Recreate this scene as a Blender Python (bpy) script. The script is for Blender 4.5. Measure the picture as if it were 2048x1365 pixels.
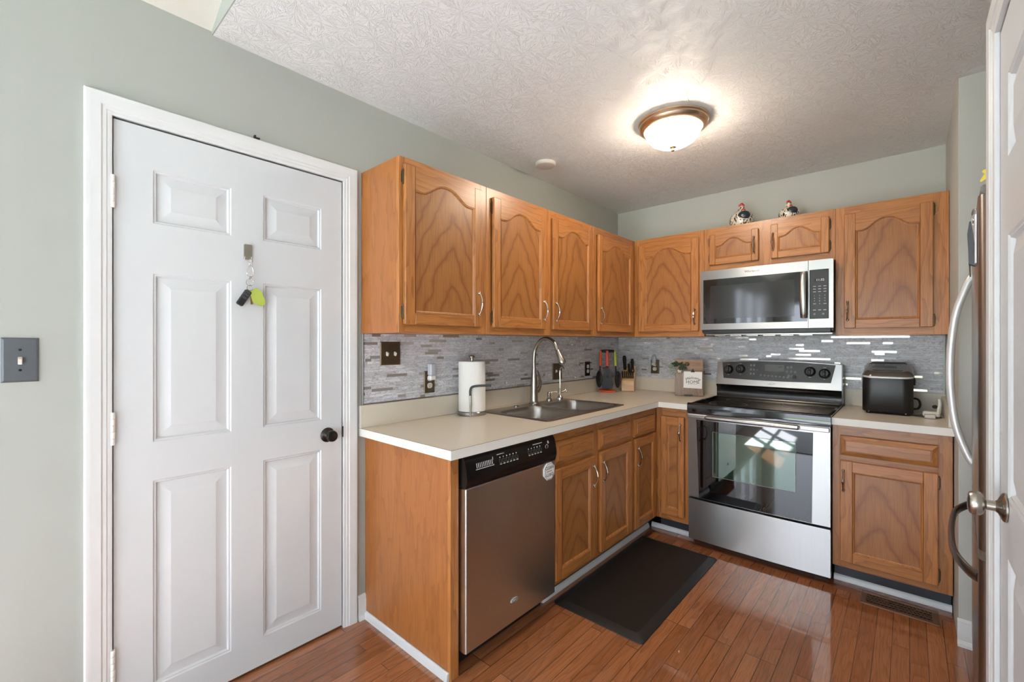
import bpy, math, random
from mathutils import Vector, Matrix
random.seed(7)
for o in list(bpy.data.objects): bpy.data.objects.remove(o)
S = bpy.context.scene; COL = S.collection
PI = math.pi; R = math.radians

# ------------------------------------------------------------------ camera
cd = bpy.data.cameras.new('camera'); cam = bpy.data.objects.new('camera', cd); COL.objects.link(cam)
cd.sensor_width = 36; cd.lens = 36*888/2048; cd.shift_y = 2.4/2048; cd.clip_start = .02
cam.location = (1.9592, -3.633, 1.3239); cam.rotation_euler = (PI/2, 0, R(41.75))
S.camera = cam
# ------------------------------------------------------------------ exposure, sky, daylight through the windows
S.view_settings.view_transform = 'Standard'; S.view_settings.look = 'None'
S.view_settings.gamma = 1; S.view_settings.use_curve_mapping = False
S.view_settings.exposure = 0.24
wd = bpy.data.worlds.new('sky'); S.world = wd; wd.use_nodes = True
wn = wd.node_tree.nodes; bgn = wn['Background']
bgn.inputs[0].default_value = (.84, .93, 1.07, 1); bgn.inputs[1].default_value = 6.0
sl = bpy.data.lights.new('sun', 'SUN'); sl.energy = 49; sl.angle = R(1); sl.color = (.99, .985, 1.0)
so = bpy.data.objects.new('sun', sl); COL.objects.link(so); so.rotation_euler = Vector((.42, .58, -.78)).to_track_quat('-Z', 'Y').to_euler()
HC = 2.483          # kitchen ceiling
YB, XE = -7.0, 5.4  # far ends of the dining area behind the camera
OPEN_BACK = [(.25, 2.15, .02, 2.08), (2.7, 5.0, .3, 2.15)]      # x0,x1,z0,z1 glazed openings in the dining back wall
OPEN_RIGHT = [(-6.2, -5.2, .75, 2.15)]
OPEN_LEFT = [(-6.6, -4.5, .6, 2.2)]                              # y0,y1,z0,z1 unseen left wall opening, added to light the closet door
def portal(name, loc, rot, sx, sy):
    l = bpy.data.lights.new(name, 'AREA'); l.shape = 'RECTANGLE'; l.size = sx; l.size_y = sy
    l.cycles.is_portal = True
    o = bpy.data.objects.new(name, l); COL.objects.link(o); o.location = loc; o.rotation_euler = rot
for x0, x1, z0, z1 in OPEN_BACK: portal('window_portal', ((x0+x1)/2, YB-.05, (z0+z1)/2), (PI/2, 0, 0), x1-x0, z1-z0)
for y0, y1, z0, z1 in OPEN_RIGHT: portal('window_portal', (XE+.05, (y0+y1)/2, (z0+z1)/2), (PI/2, 0, PI/2), y1-y0, z1-z0)

for y0, y1, z0, z1 in OPEN_LEFT: portal('window_portal', (-.08, (y0+y1)/2, (z0+z1)/2), (PI/2, 0, -PI/2), y1-y0, z1-z0)

# ------------------------------------------------------------------ mesh builder
class MB:
    def __init__(s): s.v = []; s.f = []; s.m = []; s.M = Matrix(); s.mi = 0; s.st = []
    def push(s, M): s.st.append(s.M.copy()); s.M = s.M @ M
    def pop(s): s.M = s.st.pop()
    def add(s, vs, fs, m=None):
        b = len(s.v); s.v += [s.M @ Vector(p) for p in vs]
        fl = s.M.determinant() < 0
        for f in fs:
            f = [b+i for i in f]; s.f.append(f[::-1] if fl else f); s.m.append(s.mi if m is None else m)
    def box(s, x0, x1, y0, y1, z0, z1, m=None, b=0):
        if x1 < x0: x0, x1 = x1, x0
        if y1 < y0: y0, y1 = y1, y0
        if z1 < z0: z0, z1 = z1, z0
        if b <= 0:
            s.add([(x0,y0,z0),(x1,y0,z0),(x1,y1,z0),(x0,y1,z0),(x0,y0,z1),(x1,y0,z1),(x1,y1,z1),(x0,y1,z1)],
                  [(3,2,1,0),(4,5,6,7),(0,1,5,4),(1,2,6,5),(2,3,7,6),(3,0,4,7)], m); return s
        b = min(b, (x1-x0)*.49, (y1-y0)*.49, (z1-z0)*.49)
        vs = []; ix = {}
        for i in (0,1):
            for j in (0,1):
                for k in (0,1):
                    c = ((x0,x1)[i], (y0,y1)[j], (z0,z1)[k]); d = [b*(1-2*t) for t in (i,j,k)]
                    for a in range(3):
                        p = [c[q]+(d[q] if q != a else 0) for q in range(3)]
                        ix[i,j,k,a] = len(vs); vs.append(p)
        fs = []
        for a in range(3):
            o = [q for q in range(3) if q != a]
            for sd in (0,1):
                q = []
                for u, w in ((0,0),(1,0),(1,1),(0,1)):
                    k = [0,0,0]; k[a] = sd; k[o[0]] = u; k[o[1]] = w; q.append(ix[k[0],k[1],k[2],a])
                fs.append(q)
        for a in range(3):
            o = [q for q in range(3) if q != a]
            for u in (0,1):
                for w in (0,1):
                    q = []
                    for t, face in ((0,o[0]),(1,o[0]),(1,o[1]),(0,o[1])):
                        k = [0,0,0]; k[a] = t; k[o[0]] = u; k[o[1]] = w; q.append(ix[k[0],k[1],k[2],face])
                    fs.append(q)
        for i in (0,1):
            for j in (0,1):
                for k in (0,1): fs.append([ix[i,j,k,0], ix[i,j,k,1], ix[i,j,k,2]])
        cx = Vector(((x0+x1)/2,(y0+y1)/2,(z0+z1)/2)); out = []
        for f in fs:
            P = [Vector(vs[i]) for i in f]; n = (P[1]-P[0]).cross(P[2]-P[0]); c = sum(P, Vector())/len(P)
            out.append(f if n.dot(c-cx) > 0 else f[::-1])
        s.add(vs, out, m); return s
    def prism(s, pts, a0, a1, ax='y', m=None):
        # polygon in the two other axes, extruded along ax.  pts (u,w): ax y -> (x,z); ax z -> (x,y); ax x -> (y,z)
        def P(u, w, t): return {'y': (u, t, w), 'z': (u, w, t), 'x': (t, u, w)}[ax]
        n = len(pts); A = sum(pts[i][0]*pts[(i+1)%n][1]-pts[(i+1)%n][0]*pts[i][1] for i in range(n))
        if A < 0: pts = pts[::-1]
        if a1 < a0: a0, a1 = a1, a0
        vs = [P(u, w, a0) for u, w in pts]+[P(u, w, a1) for u, w in pts]
        lo = list(range(n)); hi = [n+i for i in range(n)]
        fs = [lo[::-1], hi]+[(i, (i+1)%n, n+(i+1)%n, n+i) for i in range(n)]
        if ax == 'y': fs = [list(f)[::-1] for f in fs]
        s.add(vs, fs, m); return s
    def tube(s, pts, r, n=10, m=None, cap=True, flat=1.0, up=None):
        pts = [Vector(p) for p in pts]; k = len(pts)
        rs = r if isinstance(r, (list, tuple)) else [r]*k
        T = [(pts[min(i+1,k-1)]-pts[max(i-1,0)]).normalized() for i in range(k)]
        u = Vector(up) if up else (Vector((0,0,1)) if abs(T[0].z) < .9 else Vector((1,0,0)))
        a = (u-T[0]*u.dot(T[0])).normalized(); vs = []
        for i in range(k):
            a = (a-T[i]*a.dot(T[i])).normalized(); b = T[i].cross(a)
            for j in range(n):
                t = 2*PI*j/n; vs.append(pts[i]+(a*math.cos(t)+b*math.sin(t)*flat)*rs[i])
        fs = [(i*n+j, i*n+(j+1)%n, (i+1)*n+(j+1)%n, (i+1)*n+j) for i in range(k-1) for j in range(n)]
        if cap: fs += [list(range(n))[::-1], [(k-1)*n+j for j in range(n)]]
        s.add(vs, fs, m); return s
    def lathe(s, prof, n=24, m=None, cap=True, sx=1, sy=1):
        k = len(prof); vs = [(max(r,1e-5)*math.cos(2*PI*j/n)*sx, max(r,1e-5)*math.sin(2*PI*j/n)*sy, h) for r, h in prof for j in range(n)]
        fs = [(i*n+j, i*n+(j+1)%n, (i+1)*n+(j+1)%n, (i+1)*n+j) for i in range(k-1) for j in range(n)]
        if cap:
            if prof[0][0] > 1e-4: fs.append(list(range(n))[::-1])
            if prof[-1][0] > 1e-4: fs.append([(k-1)*n+j for j in range(n)])
        s.add(vs, fs, m); return s
    def ball(s, c, rx, ry=None, rz=None, n=14, m=None):
        ry = ry or rx; rz = rz or rx
        s.push(Matrix.Translation(c) @ Matrix.Diagonal((rx, ry, rz, 1)))
        s.lathe([(math.cos(-PI/2+PI*i/8), math.sin(-PI/2+PI*i/8)) for i in range(9)], n, m, False); s.pop(); return s
    def text(s, t, size, M, m=None, shear=0, depth=.0004, align='CENTER', sp=1.0):
        c = bpy.data.curves.new('t', 'FONT'); c.body = t; c.size = size; c.shear = shear; c.extrude = depth
        c.align_x = align; c.align_y = 'CENTER'; c.space_character = sp; c.resolution_u = 3
        o = bpy.data.objects.new('t', c); me = bpy.data.meshes.new_from_object(o)
        s.push(M); s.add([tuple(v.co) for v in me.vertices], [tuple(p.vertices) for p in me.polygons], m); s.pop()
        bpy.data.objects.remove(o); bpy.data.meshes.remove(me); bpy.data.curves.remove(c); return s
    def build(s, name, mats, parent=None, loc=(0,0,0), ang=32, rot=None):
        me = bpy.data.meshes.new(name); me.from_pydata([tuple(v) for v in s.v], [], s.f)
        for m in (mats if isinstance(mats, (list, tuple)) else [mats]): me.materials.append(m)
        me.polygons.foreach_set('material_index', s.m); me.polygons.foreach_set('use_smooth', [True]*len(s.f))
        me.validate(); me.update(); me.set_sharp_from_angle(angle=R(ang))
        o = bpy.data.objects.new(name, me); COL.objects.link(o); o.location = loc
        if rot: o.rotation_euler = rot
        if parent: o.parent = parent
        return o
FRONT = Matrix(((1,0,0,0),(0,0,-1,0),(0,1,0,0),(0,0,0,1)))      # text/lathe plane: x right, z up, facing -y
def tr(x, y, z): return Matrix.Translation((x, y, z))
def axis(v):      # rotation taking +z to v
    return Vector((0,0,1)).rotation_difference(Vector(v)).to_matrix().to_4x4()
def tag(o, label, cat, group=None, kind=None):
    if label: o['label'] = label
    if cat: o['category'] = cat
    if group: o['group'] = group
    if kind: o['kind'] = kind
    return o
def thing(name, label, cat, loc=(0,0,0), rz=0, group=None, kind=None):
    o = bpy.data.objects.new(name, None); COL.objects.link(o); o.location = loc; o.rotation_euler = (0,0,rz)
    o.empty_display_size = .05
    return tag(o, label, cat, group, kind)
def struct(o, label=None, cat=None): return tag(o, label, cat, None, 'structure')
def bez(p, n=8):      # Catmull-Rom through points
    p = [Vector(q) for q in p]; out = []
    for i in range(len(p)-1):
        a, b, c, d = p[max(i-1,0)], p[i], p[i+1], p[min(i+2,len(p)-1)]
        for k in range(n):
            t = k/n; out.append(.5*((2*b)+(c-a)*t+(2*a-5*b+4*c-d)*t*t+(3*b-a-3*c+d)*t**3))
    return out+[p[-1]]

# ------------------------------------------------------------------ materials
def srgb(r, g, b):
    f = lambda c: (c/255/12.92 if c/255 <= .04045 else ((c/255+.055)/1.055)**2.4)
    return (f(r), f(g), f(b), 1)
class NT:
    def __init__(s, name):
        s.mat = bpy.data.materials.new(name); s.mat.use_nodes = True; s.t = s.mat.node_tree; s.n = s.t.nodes
        s.b = s.n['Principled BSDF']
    def nd(s, typ, **kw):
        n = s.n.new(typ)
        for k, v in kw.items():
            if k in n.inputs: 
                if isinstance(v, bpy.types.NodeSocket): s.t.links.new(v, n.inputs[k])
                else: n.inputs[k].default_value = v
            else: setattr(n, k, v)
        return n
    def ln(s, a, b): s.t.links.new(a, b)
    def math(s, op, a, b=0.0, c=None):
        n = s.n.new('ShaderNodeMath'); n.operation = op
        for i, q in enumerate((a, b, c)):
            if q is None: continue
            if isinstance(q, bpy.types.NodeSocket): s.ln(q, n.inputs[i])
            else: n.inputs[i].default_value = q
        return n.outputs[0]
    def mix(s, f, a, b, typ='MIX'):
        n = s.n.new('ShaderNodeMix'); n.data_type = 'RGBA'; n.blend_type = typ
        for i, q in ((0, f), (6, a), (7, b)):
            if isinstance(q, bpy.types.NodeSocket): s.ln(q, n.inputs[i])
            else: n.inputs[i].default_value = q
        return n.outputs[2]
    def ramp(s, f, stops):
        n = s.n.new('ShaderNodeValToRGB'); s.ln(f, n.inputs[0]); e = n.color_ramp.elements
        while len(e) < len(stops): e.new(.5)
        for q, (p, c) in zip(e, stops): q.position = p; q.color = c
        return n.outputs[0]
    def bump(s, h, strength=.3, dist=.01):
        n = s.n.new('ShaderNodeBump'); n.inputs['Strength'].default_value = strength; n.inputs['Distance'].default_value = dist
        s.ln(h, n.inputs['Height']); s.ln(n.outputs[0], s.b.inputs['Normal']); return n
    def coords(s, which='Object'): return s.nd('ShaderNodeTexCoord').outputs[which]
    def mapped(s, co, scale=(1,1,1), loc=None, rot=None):
        n = s.n.new('ShaderNodeMapping'); s.ln(co, n.inputs[0]); n.inputs['Scale'].default_value = scale
        if isinstance(loc, bpy.types.NodeSocket): s.ln(loc, n.inputs['Location'])
        elif loc: n.inputs['Location'].default_value = loc
        if rot: n.inputs['Rotation'].default_value = rot
        return n.outputs[0]
    def noise(s, co, scale, detail=3, rough=.5, dist=0):
        n = s.n.new('ShaderNodeTexNoise'); s.ln(co, n.inputs['Vector']); n.inputs['Scale'].default_value = scale
        n.inputs['Detail'].default_value = detail; n.inputs['Roughness'].default_value = rough; n.inputs['Distortion'].default_value = dist
        return n.outputs['Fac']
    def set(s, **kw):
        for k, v in kw.items():
            i = s.b.inputs[k.replace('_', ' ')]
            if isinstance(v, bpy.types.NodeSocket): s.ln(v, i)
            else: i.default_value = v
        return s
def plain(name, col, rough=.5, metal=0, noise=.04, bump=0, scale=40, **kw):
    t = NT(name); co = t.coords()
    n = t.noise(co, scale, 3)
    f = t.math('MULTIPLY_ADD', n, noise*2, 1-noise)
    c = t.mix(1.0, col, t.nd('ShaderNodeCombineColor', Red=f, Green=f, Blue=f).outputs[0], 'MULTIPLY')
    t.set(Base_Color=c, Roughness=rough, Metallic=metal, **kw)
    if bump: t.bump(n, bump, .002)
    return t.mat
def oak(name, kind, base=(168,106,54), light=(188,127,68), dark=(116,64,28), vary=.10):
    t = NT(name); co = t.coords()
    rnd = t.nd('ShaderNodeObjectInfo').outputs['Random']
    off = t.nd('ShaderNodeCombineXYZ', X=t.math('MULTIPLY', rnd, 13.7), Y=t.math('MULTIPLY', rnd, 5.1), Z=t.math('MULTIPLY', rnd, 29.3)).outputs[0]
    cc = t.nd('ShaderNodeVectorMath', operation='ADD'); t.ln(co, cc.inputs[0]); t.ln(off, cc.inputs[1]); cc = cc.outputs[0]
    if kind == 'h':
        sx = t.nd('ShaderNodeSeparateXYZ', Vector=cc); cc = t.nd('ShaderNodeCombineXYZ', X=sx.outputs[2], Y=sx.outputs[1], Z=sx.outputs[0]).outputs[0]
    big = t.noise(t.mapped(cc, (9, 9, 1.1)), 1.0, 3, .55)
    pores = t.noise(t.mapped(cc, (260, 260, 7)), 1.0, 2, .6)
    if kind == 'panel':
        sp = t.nd('ShaderNodeSeparateXYZ', Vector=co)
        x = t.math('ADD', sp.outputs[0], t.math('MULTIPLY', t.math('SUBTRACT', rnd, .5), .14))
        x = t.math('ADD', x, t.math('MULTIPLY', t.math('SUBTRACT', t.noise(t.mapped(cc, (6,6,5)), 1, 2), .5), .10))
        q = t.math('MULTIPLY', t.math('POWER', t.math('ABSOLUTE', x), 1.35), 42)
        v = t.math('ADD', t.math('MULTIPLY', sp.outputs[2], t.math('MULTIPLY_ADD', t.math('FRACT', t.math('MULTIPLY', rnd, 7.3)), 8, 6)), q)
        v = t.math('ADD', v, t.math('MULTIPLY', t.noise(t.mapped(cc, (5,5,8)), 1.0, 3, .6), 1.5))
    else:
        sp = t.nd('ShaderNodeSeparateXYZ', Vector=cc)
        v = t.math('ADD', t.math('MULTIPLY', sp.outputs[0], 24), t.math('MULTIPLY', t.noise(t.mapped(cc, (8,8,1.6)), 1.0, 3, .6), 5.5))
    fr = t.math('FRACT', v)
    line = t.math('POWER', t.math('PINGPONG', v, 1.0) if kind == 'panel' else fr, 4.0 if kind == 'panel' else 3.2)
    kp = .90 if kind == 'panel' else 1.0
    c = t.mix(big, srgb(*[q*kp for q in base]), srgb(*[q*kp for q in light]))
    c = t.mix(t.math('MULTIPLY', line, .72 if kind == 'panel' else .5), c, srgb(*dark))
    pm = t.ramp(pores, [(.40, (1,1,1,1)), (.52, (0,0,0,1))])
    c = t.mix(t.math('MULTIPLY', pm, .34), c, srgb(*dark))
    k = t.math('MULTIPLY_ADD', rnd, vary*2, 1-vary)
    c = t.mix(1.0, c, t.nd('ShaderNodeCombineColor', Red=k, Green=k, Blue=k).outputs[0], 'MULTIPLY')
    t.set(Base_Color=c, Roughness=.36, Coat_Weight=.15, Coat_Roughness=.2)
    t.bump(t.math('SUBTRACT', t.math('MULTIPLY', pores, .5), t.math('MULTIPLY', line, .4)), .12, .002)
    return t.mat
M = {}
M['oak'] = oak('oak_vertical', 'v'); M['oakh'] = oak('oak_horizontal', 'h'); M['oakp'] = oak('oak_panel', 'panel')
M['ply'] = oak('oak_veneer_side', 'v', (156,94,44), (172,111,57), (128,73,33), .03)
OAK = [M['oak'], M['oakh'], M['oakp']]
M['wall'] = plain('painted_wall', srgb(161,163,156), .75, noise=.012, bump=.05, scale=180)
M['wallf'] = plain('painted_wall_pale', srgb(182,183,177), .7, noise=.01, scale=60)  # paler than the base colour of the left wall
M['white'] = plain('white_gloss_paint', srgb(202,204,206), .38, noise=.008)
M['trimw'] = plain('white_trim_paint', srgb(212,213,213), .35, noise=.01)
M['gap'] = plain('dark_gap', srgb(46,40,36), .8)
def ceiling_mat():
    t = NT('textured_ceiling'); co = t.coords()
    h = None
    for k, (sc, off) in enumerate(((7.5, 0), (9.0, 3.3))):
        vo = t.nd('ShaderNodeTexVoronoi', Vector=t.mapped(co, (1,1,1), (off, off*.7, 0)), Scale=sc, Randomness=1.0)
        # strokes fan out from each stamp centre
        d = t.nd('ShaderNodeVectorMath', operation='SUBTRACT'); t.ln(t.mapped(co, (1,1,1), (off, off*.7, 0)), d.inputs[0])
        sc2 = t.nd('ShaderNodeVectorMath', operation='SCALE'); t.ln(vo.outputs['Position'], sc2.inputs[0]); sc2.inputs['Scale'].default_value = 1.0
        t.ln(sc2.outputs[0], d.inputs[1])
        sp = t.nd('ShaderNodeSeparateXYZ', Vector=d.outputs[0])
        ang = t.math('ARCTAN2', sp.outputs[1], sp.outputs[0])
        rad = t.nd('ShaderNodeVectorMath', operation='LENGTH'); t.ln(d.outputs[0], rad.inputs[0])
        cs = t.nd('ShaderNodeSeparateColor', Color=vo.outputs['Color'])
        v = t.nd('ShaderNodeCombineXYZ', X=t.math('MULTIPLY', ang, 10.0), Y=t.math('MULTIPLY', rad.outputs['Value'], 16), Z=t.math('MULTIPLY', cs.outputs[0], 40)).outputs[0]
        n = t.noise(v, 1.0, 2, .6, .25)
        r = t.ramp(t.math('ABSOLUTE', t.math('SUBTRACT', n, .6)), [(.0, (1,1,1,1)), (.055, (0,0,0,1))])
        h = r if h is None else t.math('MAXIMUM', h, r)
    fine = t.noise(co, 260, 2)
    h = t.math('ADD', t.nd('ShaderNodeRGBToBW', Color=h).outputs[0] if False else h, t.math('MULTIPLY', fine, .25))
    t.set(Base_Color=srgb(236,235,233), Roughness=.5); t.bump(h, .6, .0045)
    return t.mat
M['ceil'] = ceiling_mat()
M['ceilv'] = plain('vaulted_ceiling_paint', srgb(204,200,188), .7, noise=.02, bump=.3, scale=90)
def floor_mat(name, swap):
    t = NT(name); co = t.coords('Object'); sp = t.nd('ShaderNodeSeparateXYZ', Vector=co)
    a, b = (sp.outputs[1], sp.outputs[0]) if not swap else (sp.outputs[0], sp.outputs[1])
    v = t.nd('ShaderNodeCombineXYZ', X=a, Y=t.math('ADD', b, .0088), Z=0.0).outputs[0]
    def brick(c1, c2, mo, ms):
        n = t.nd('ShaderNodeTexBrick', Vector=v, Scale=1.0); n.offset = .37; n.offset_frequency = 3; n.squash = 1
        n.inputs['Brick Width'].default_value = .78; n.inputs['Row Height'].default_value = .058; n.inputs['Mortar Size'].default_value = ms
        n.inputs['Mortar Smooth'].default_value = .2; n.inputs['Bias'].default_value = 0
        n.inputs['Color1'].default_value = c1; n.inputs['Color2'].default_value = c2; n.inputs['Mortar'].default_value = mo
        return n
    bk = brick((0,0,0,1), (1,1,1,1), (.5,.5,.5,1), .0013)
    rnd = t.nd('ShaderNodeSeparateColor', Color=bk.outputs['Color']).outputs[0]
    cc = t.nd('ShaderNodeCombineXYZ', X=t.math('ADD', b, t.math('MULTIPLY', rnd, 3.1)), Y=t.math('MULTIPLY', rnd, 17.0), Z=a).outputs[0]
    big = t.noise(t.mapped(cc, (16,16,1.8)), 1, 3)
    pores = t.noise(t.mapped(cc, (300,300,9)), 1, 2, .6)
    g = t.math('ADD', t.math('MULTIPLY', t.math('ADD', b, t.math('MULTIPLY', rnd, 3.1)), 22), t.math('MULTIPLY', t.noise(t.mapped(cc, (10,10,1.7)), 1, 2, .5), 9))
    line = t.math('POWER', t.math('FRACT', g), 3.0)
    c = t.mix(rnd, srgb(128,74,44), srgb(168,108,70))
    c = t.mix(t.math('MULTIPLY', big, .5), c, srgb(178,118,78))
    c = t.mix(t.math('MULTIPLY', line, .32), c, srgb(98,52,26))
    c = t.mix(t.math('MULTIPLY', t.ramp(pores, [(.38,(1,1,1,1)),(.5,(0,0,0,1))]), .3), c, srgb(96,48,24))
    c = t.mix(bk.outputs['Fac'], c, srgb(76,42,26))
    t.set(Base_Color=c, Roughness=t.math('MULTIPLY_ADD', big, .06, .12), Coat_Weight=.9, Coat_Roughness=.025)
    t.bump(t.math('SUBTRACT', t.math('ADD', t.math('MULTIPLY', rnd, .25), t.math('MULTIPLY', big, .12)), bk.outputs['Fac']), .28, .0016)
    return t.mat
M['floor'] = floor_mat('oak_strip_floor', False); M['floorx'] = floor_mat('oak_strip_floor_border', True)
def laminate():
    t = NT('beige_laminate'); co = t.coords(); n = t.noise(co, 420, 2); n2 = t.noise(co, 60, 3)
    c = t.mix(n, srgb(204,194,177), srgb(214,206,190)); c = t.mix(t.math('MULTIPLY', n2, .2), c, srgb(196,186,168))
    t.set(Base_Color=c, Roughness=.33); t.bump(n, .05, .0006); return t.mat
M['lam'] = laminate(); M['lamedge'] = plain('white_laminate_edge', srgb(224,222,216), .4, noise=.01)
M['seam'] = plain('brown_laminate_seam', srgb(112,86,66), .6)
def steel(name, col=(166,165,164), rough=.32, aniso=.85, dirx=True, streak=.05):
    t = NT(name); co = t.coords()
    n = t.noise(t.mapped(co, (3, 3, 900) if dirx else (900, 900, 3)), 1, 2)
    f = t.math('MULTIPLY_ADD', n, streak*2, 1-streak)
    c = t.mix(1.0, srgb(*col), t.nd('ShaderNodeCombineColor', Red=f, Green=f, Blue=f).outputs[0], 'MULTIPLY')
    tg = t.nd('ShaderNodeTangent', direction_type='RADIAL', axis='Z')
    t.set(Base_Color=c, Metallic=1.0, Roughness=rough, Anisotropic=aniso, Anisotropic_Rotation=.25, Tangent=tg.outputs[0])
    t.bump(n, .03, .0006)
    return t.mat
M['steel'] = steel('brushed_stainless'); M['steelv'] = steel('brushed_stainless_vertical', (168,167,165), .32, .85, False)
M['steelw'] = steel('dishwasher_stainless', (206,205,204), .30, .8, False); M['steeld'] = steel('dark_stainless', (128,120,116), .34, .8, True, .06)
M['sink'] = plain('satin_sink_steel', srgb(168,162,154), .30, 1, .05)
M['nickel'] = plain('brushed_nickel', srgb(172,166,156), .26, 1, .03); M['chrome'] = plain('polished_chrome', srgb(212,210,206), .08, 1, .01)
M['pewter'] = plain('polished_pewter', srgb(196,186,176), .14, 1, .03)
M['bronze'] = plain('antique_bronze', srgb(98,82,62), .35, 1, .10); M['dkplate'] = plain('dark_pewter_plate', srgb(104,107,112), .34, .7, .06); M['vent'] = plain('brown_register_metal', srgb(138,106,84), .4, .6, .06)
M['orb'] = plain('oil_rubbed_bronze', srgb(58,54,52), .28, .9, .05)
M['warmnick'] = plain('warm_brushed_nickel', srgb(220,196,168), .3, 1, .03)
M['brplate'] = plain('bronze_switch_plate', srgb(100,84,66), .36, .7, .05)
M['blkgl'] = plain('black_ceramic_glass', srgb(14,14,15), .06, 0, .0, IOR=1.6); M['blk'] = plain('black_enamel', srgb(16,16,17), .22, 0, .02)
M['blkpl'] = plain('black_plastic', srgb(24,24,25), .36, 0, .03); M['blkmat'] = plain('black_matte', srgb(20,20,20), .6, 0, .03)
M['oveng'] = plain('oven_door_glass', srgb(10,10,11), .025, 0, 0, IOR=1.75); M['ovenw'] = plain('oven_window_glass', srgb(40,58,50), .03, 0, 0, IOR=2.1, Specular_Tint=(.80,.96,.84,1))
M['mwgl'] = plain('microwave_door_glass', srgb(16,16,17), .04, 0, 0, IOR=1.7); M['mwwin'] = plain('microwave_window_mesh', srgb(44,44,45), .07, 0, .03, IOR=1.6)
M['panelgr'] = plain('smoked_control_panel', srgb(44,45,45), .22, 0, .02); M['mark'] = plain('printed_white_marks', srgb(196,198,198), .5); M['markg'] = plain('printed_grey_marks', srgb(120,120,118), .5)
M['grayside'] = plain('charcoal_side_panel', srgb(58,62,66), .4, 0, .06)
def rubber():
    t = NT('black_foam_mat'); co = t.coords(); n = t.noise(co, 380, 2); t.set(Base_Color=srgb(17,15,14), Roughness=.5); t.bump(n, .2, .001); return t.mat
M['rubber'] = rubber()
M['paper'] = plain('paper_towel', srgb(232,230,226), .9, 0, .02, .25, 120); M['card'] = plain('white_card', srgb(232,230,230), .8, 0, .01)
M['ink'] = plain('black_ink', srgb(36,34,36), .7)
M['orange'] = plain('orange_nylon', srgb(222,92,44), .42); M['red'] = plain('coral_red_nylon', srgb(206,70,58), .42); M['lime'] = plain('lime_nylon', srgb(182,190,44), .42)
M['nylon'] = plain('black_nylon', srgb(15,15,16), .48, 0, .03)
M['beech'] = oak('beech_block', 'h', (206,166,118), (218,182,138), (184,140,92), .03)
M['rustic'] = oak('weathered_board', 'v', (122,98,78), (146,120,96), (86,66,50), .03); M['rustich'] = oak('weathered_board_top', 'h', (140,106,76), (158,124,92), (98,70,46), .03)
M['leaf'] = plain('dark_green_leaf', srgb(52,66,50), .5, 0, .2, 0, 60); M['leafp'] = plain('pale_sage_leaf', srgb(138,150,136), .6, 0, .1); M['pine'] = plain('brown_cone', srgb(86,70,52), .7, 0, .2)
M['petal'] = plain('cream_petal', srgb(226,212,196), .6); M['yel'] = plain('yellow_petal', srgb(226,204,66), .6, 0, .08)
M['plug'] = plain('white_plastic', srgb(226,224,220), .4); M['ivory'] = plain('ivory_plastic', srgb(206,198,184), .4); M['dark'] = plain('dark_slot', srgb(30,26,24), .7)
M['plate_ivory'] = plain('satin_nickel_plate', srgb(176,166,150), .34, .6, .04)
M['icelid'] = plain('smoky_clear_lid', srgb(96,90,84), .10, .0, .05, Transmission_Weight=.25)
M['silver'] = plain('silver_plastic', srgb(206,206,206), .25, .3)
M['taggreen'] = plain('lime_key_tag', srgb(172,188,82), .5); M['brass'] = plain('worn_brass', srgb(150,118,70), .35, 1)
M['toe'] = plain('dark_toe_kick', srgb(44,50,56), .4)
M['lightplate'] = plain('white_ceiling_plastic', srgb(206,198,188), .5)
M['grass'] = plain('lawn', srgb(118,136,92), .9, 0, .25, 0, 8)
M['deck'] = plain('bounce_deck', srgb(190,196,202), .8); M['rug'] = plain('pale_bounce_rug', srgb(222,226,232), .9, 0, .05, .3, 300)  # pale deck and rug are added to bounce daylight up to the ceiling
def emis(name, col, st):
    t = NT(name); n = t.noise(t.coords(), 20, 2); f = t.math('MULTIPLY_ADD', n, .04, .98)
    t.set(Base_Color=(.8,.8,.8,1), Emission_Color=t.mix(1.0, col, t.nd('ShaderNodeCombineColor', Red=f, Green=f, Blue=f).outputs[0], 'MULTIPLY'), Emission_Strength=st); return t.mat
M['lamp'] = emis('lit_frosted_glass', (1.0, .84, .66, 1), 54.0)
M['lcd'] = emis('lit_display', (.55, .66, .72, 1), .22)
def nightlight():
    t = NT('frosted_night_light'); n = t.noise(t.coords(), 40, 2); t.set(Base_Color=t.mix(t.math('MULTIPLY', n, .2), srgb(214,216,224), srgb(196,200,212)), Roughness=.35, Transmission_Weight=.35); return t.mat
M['frost'] = nightlight()
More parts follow.
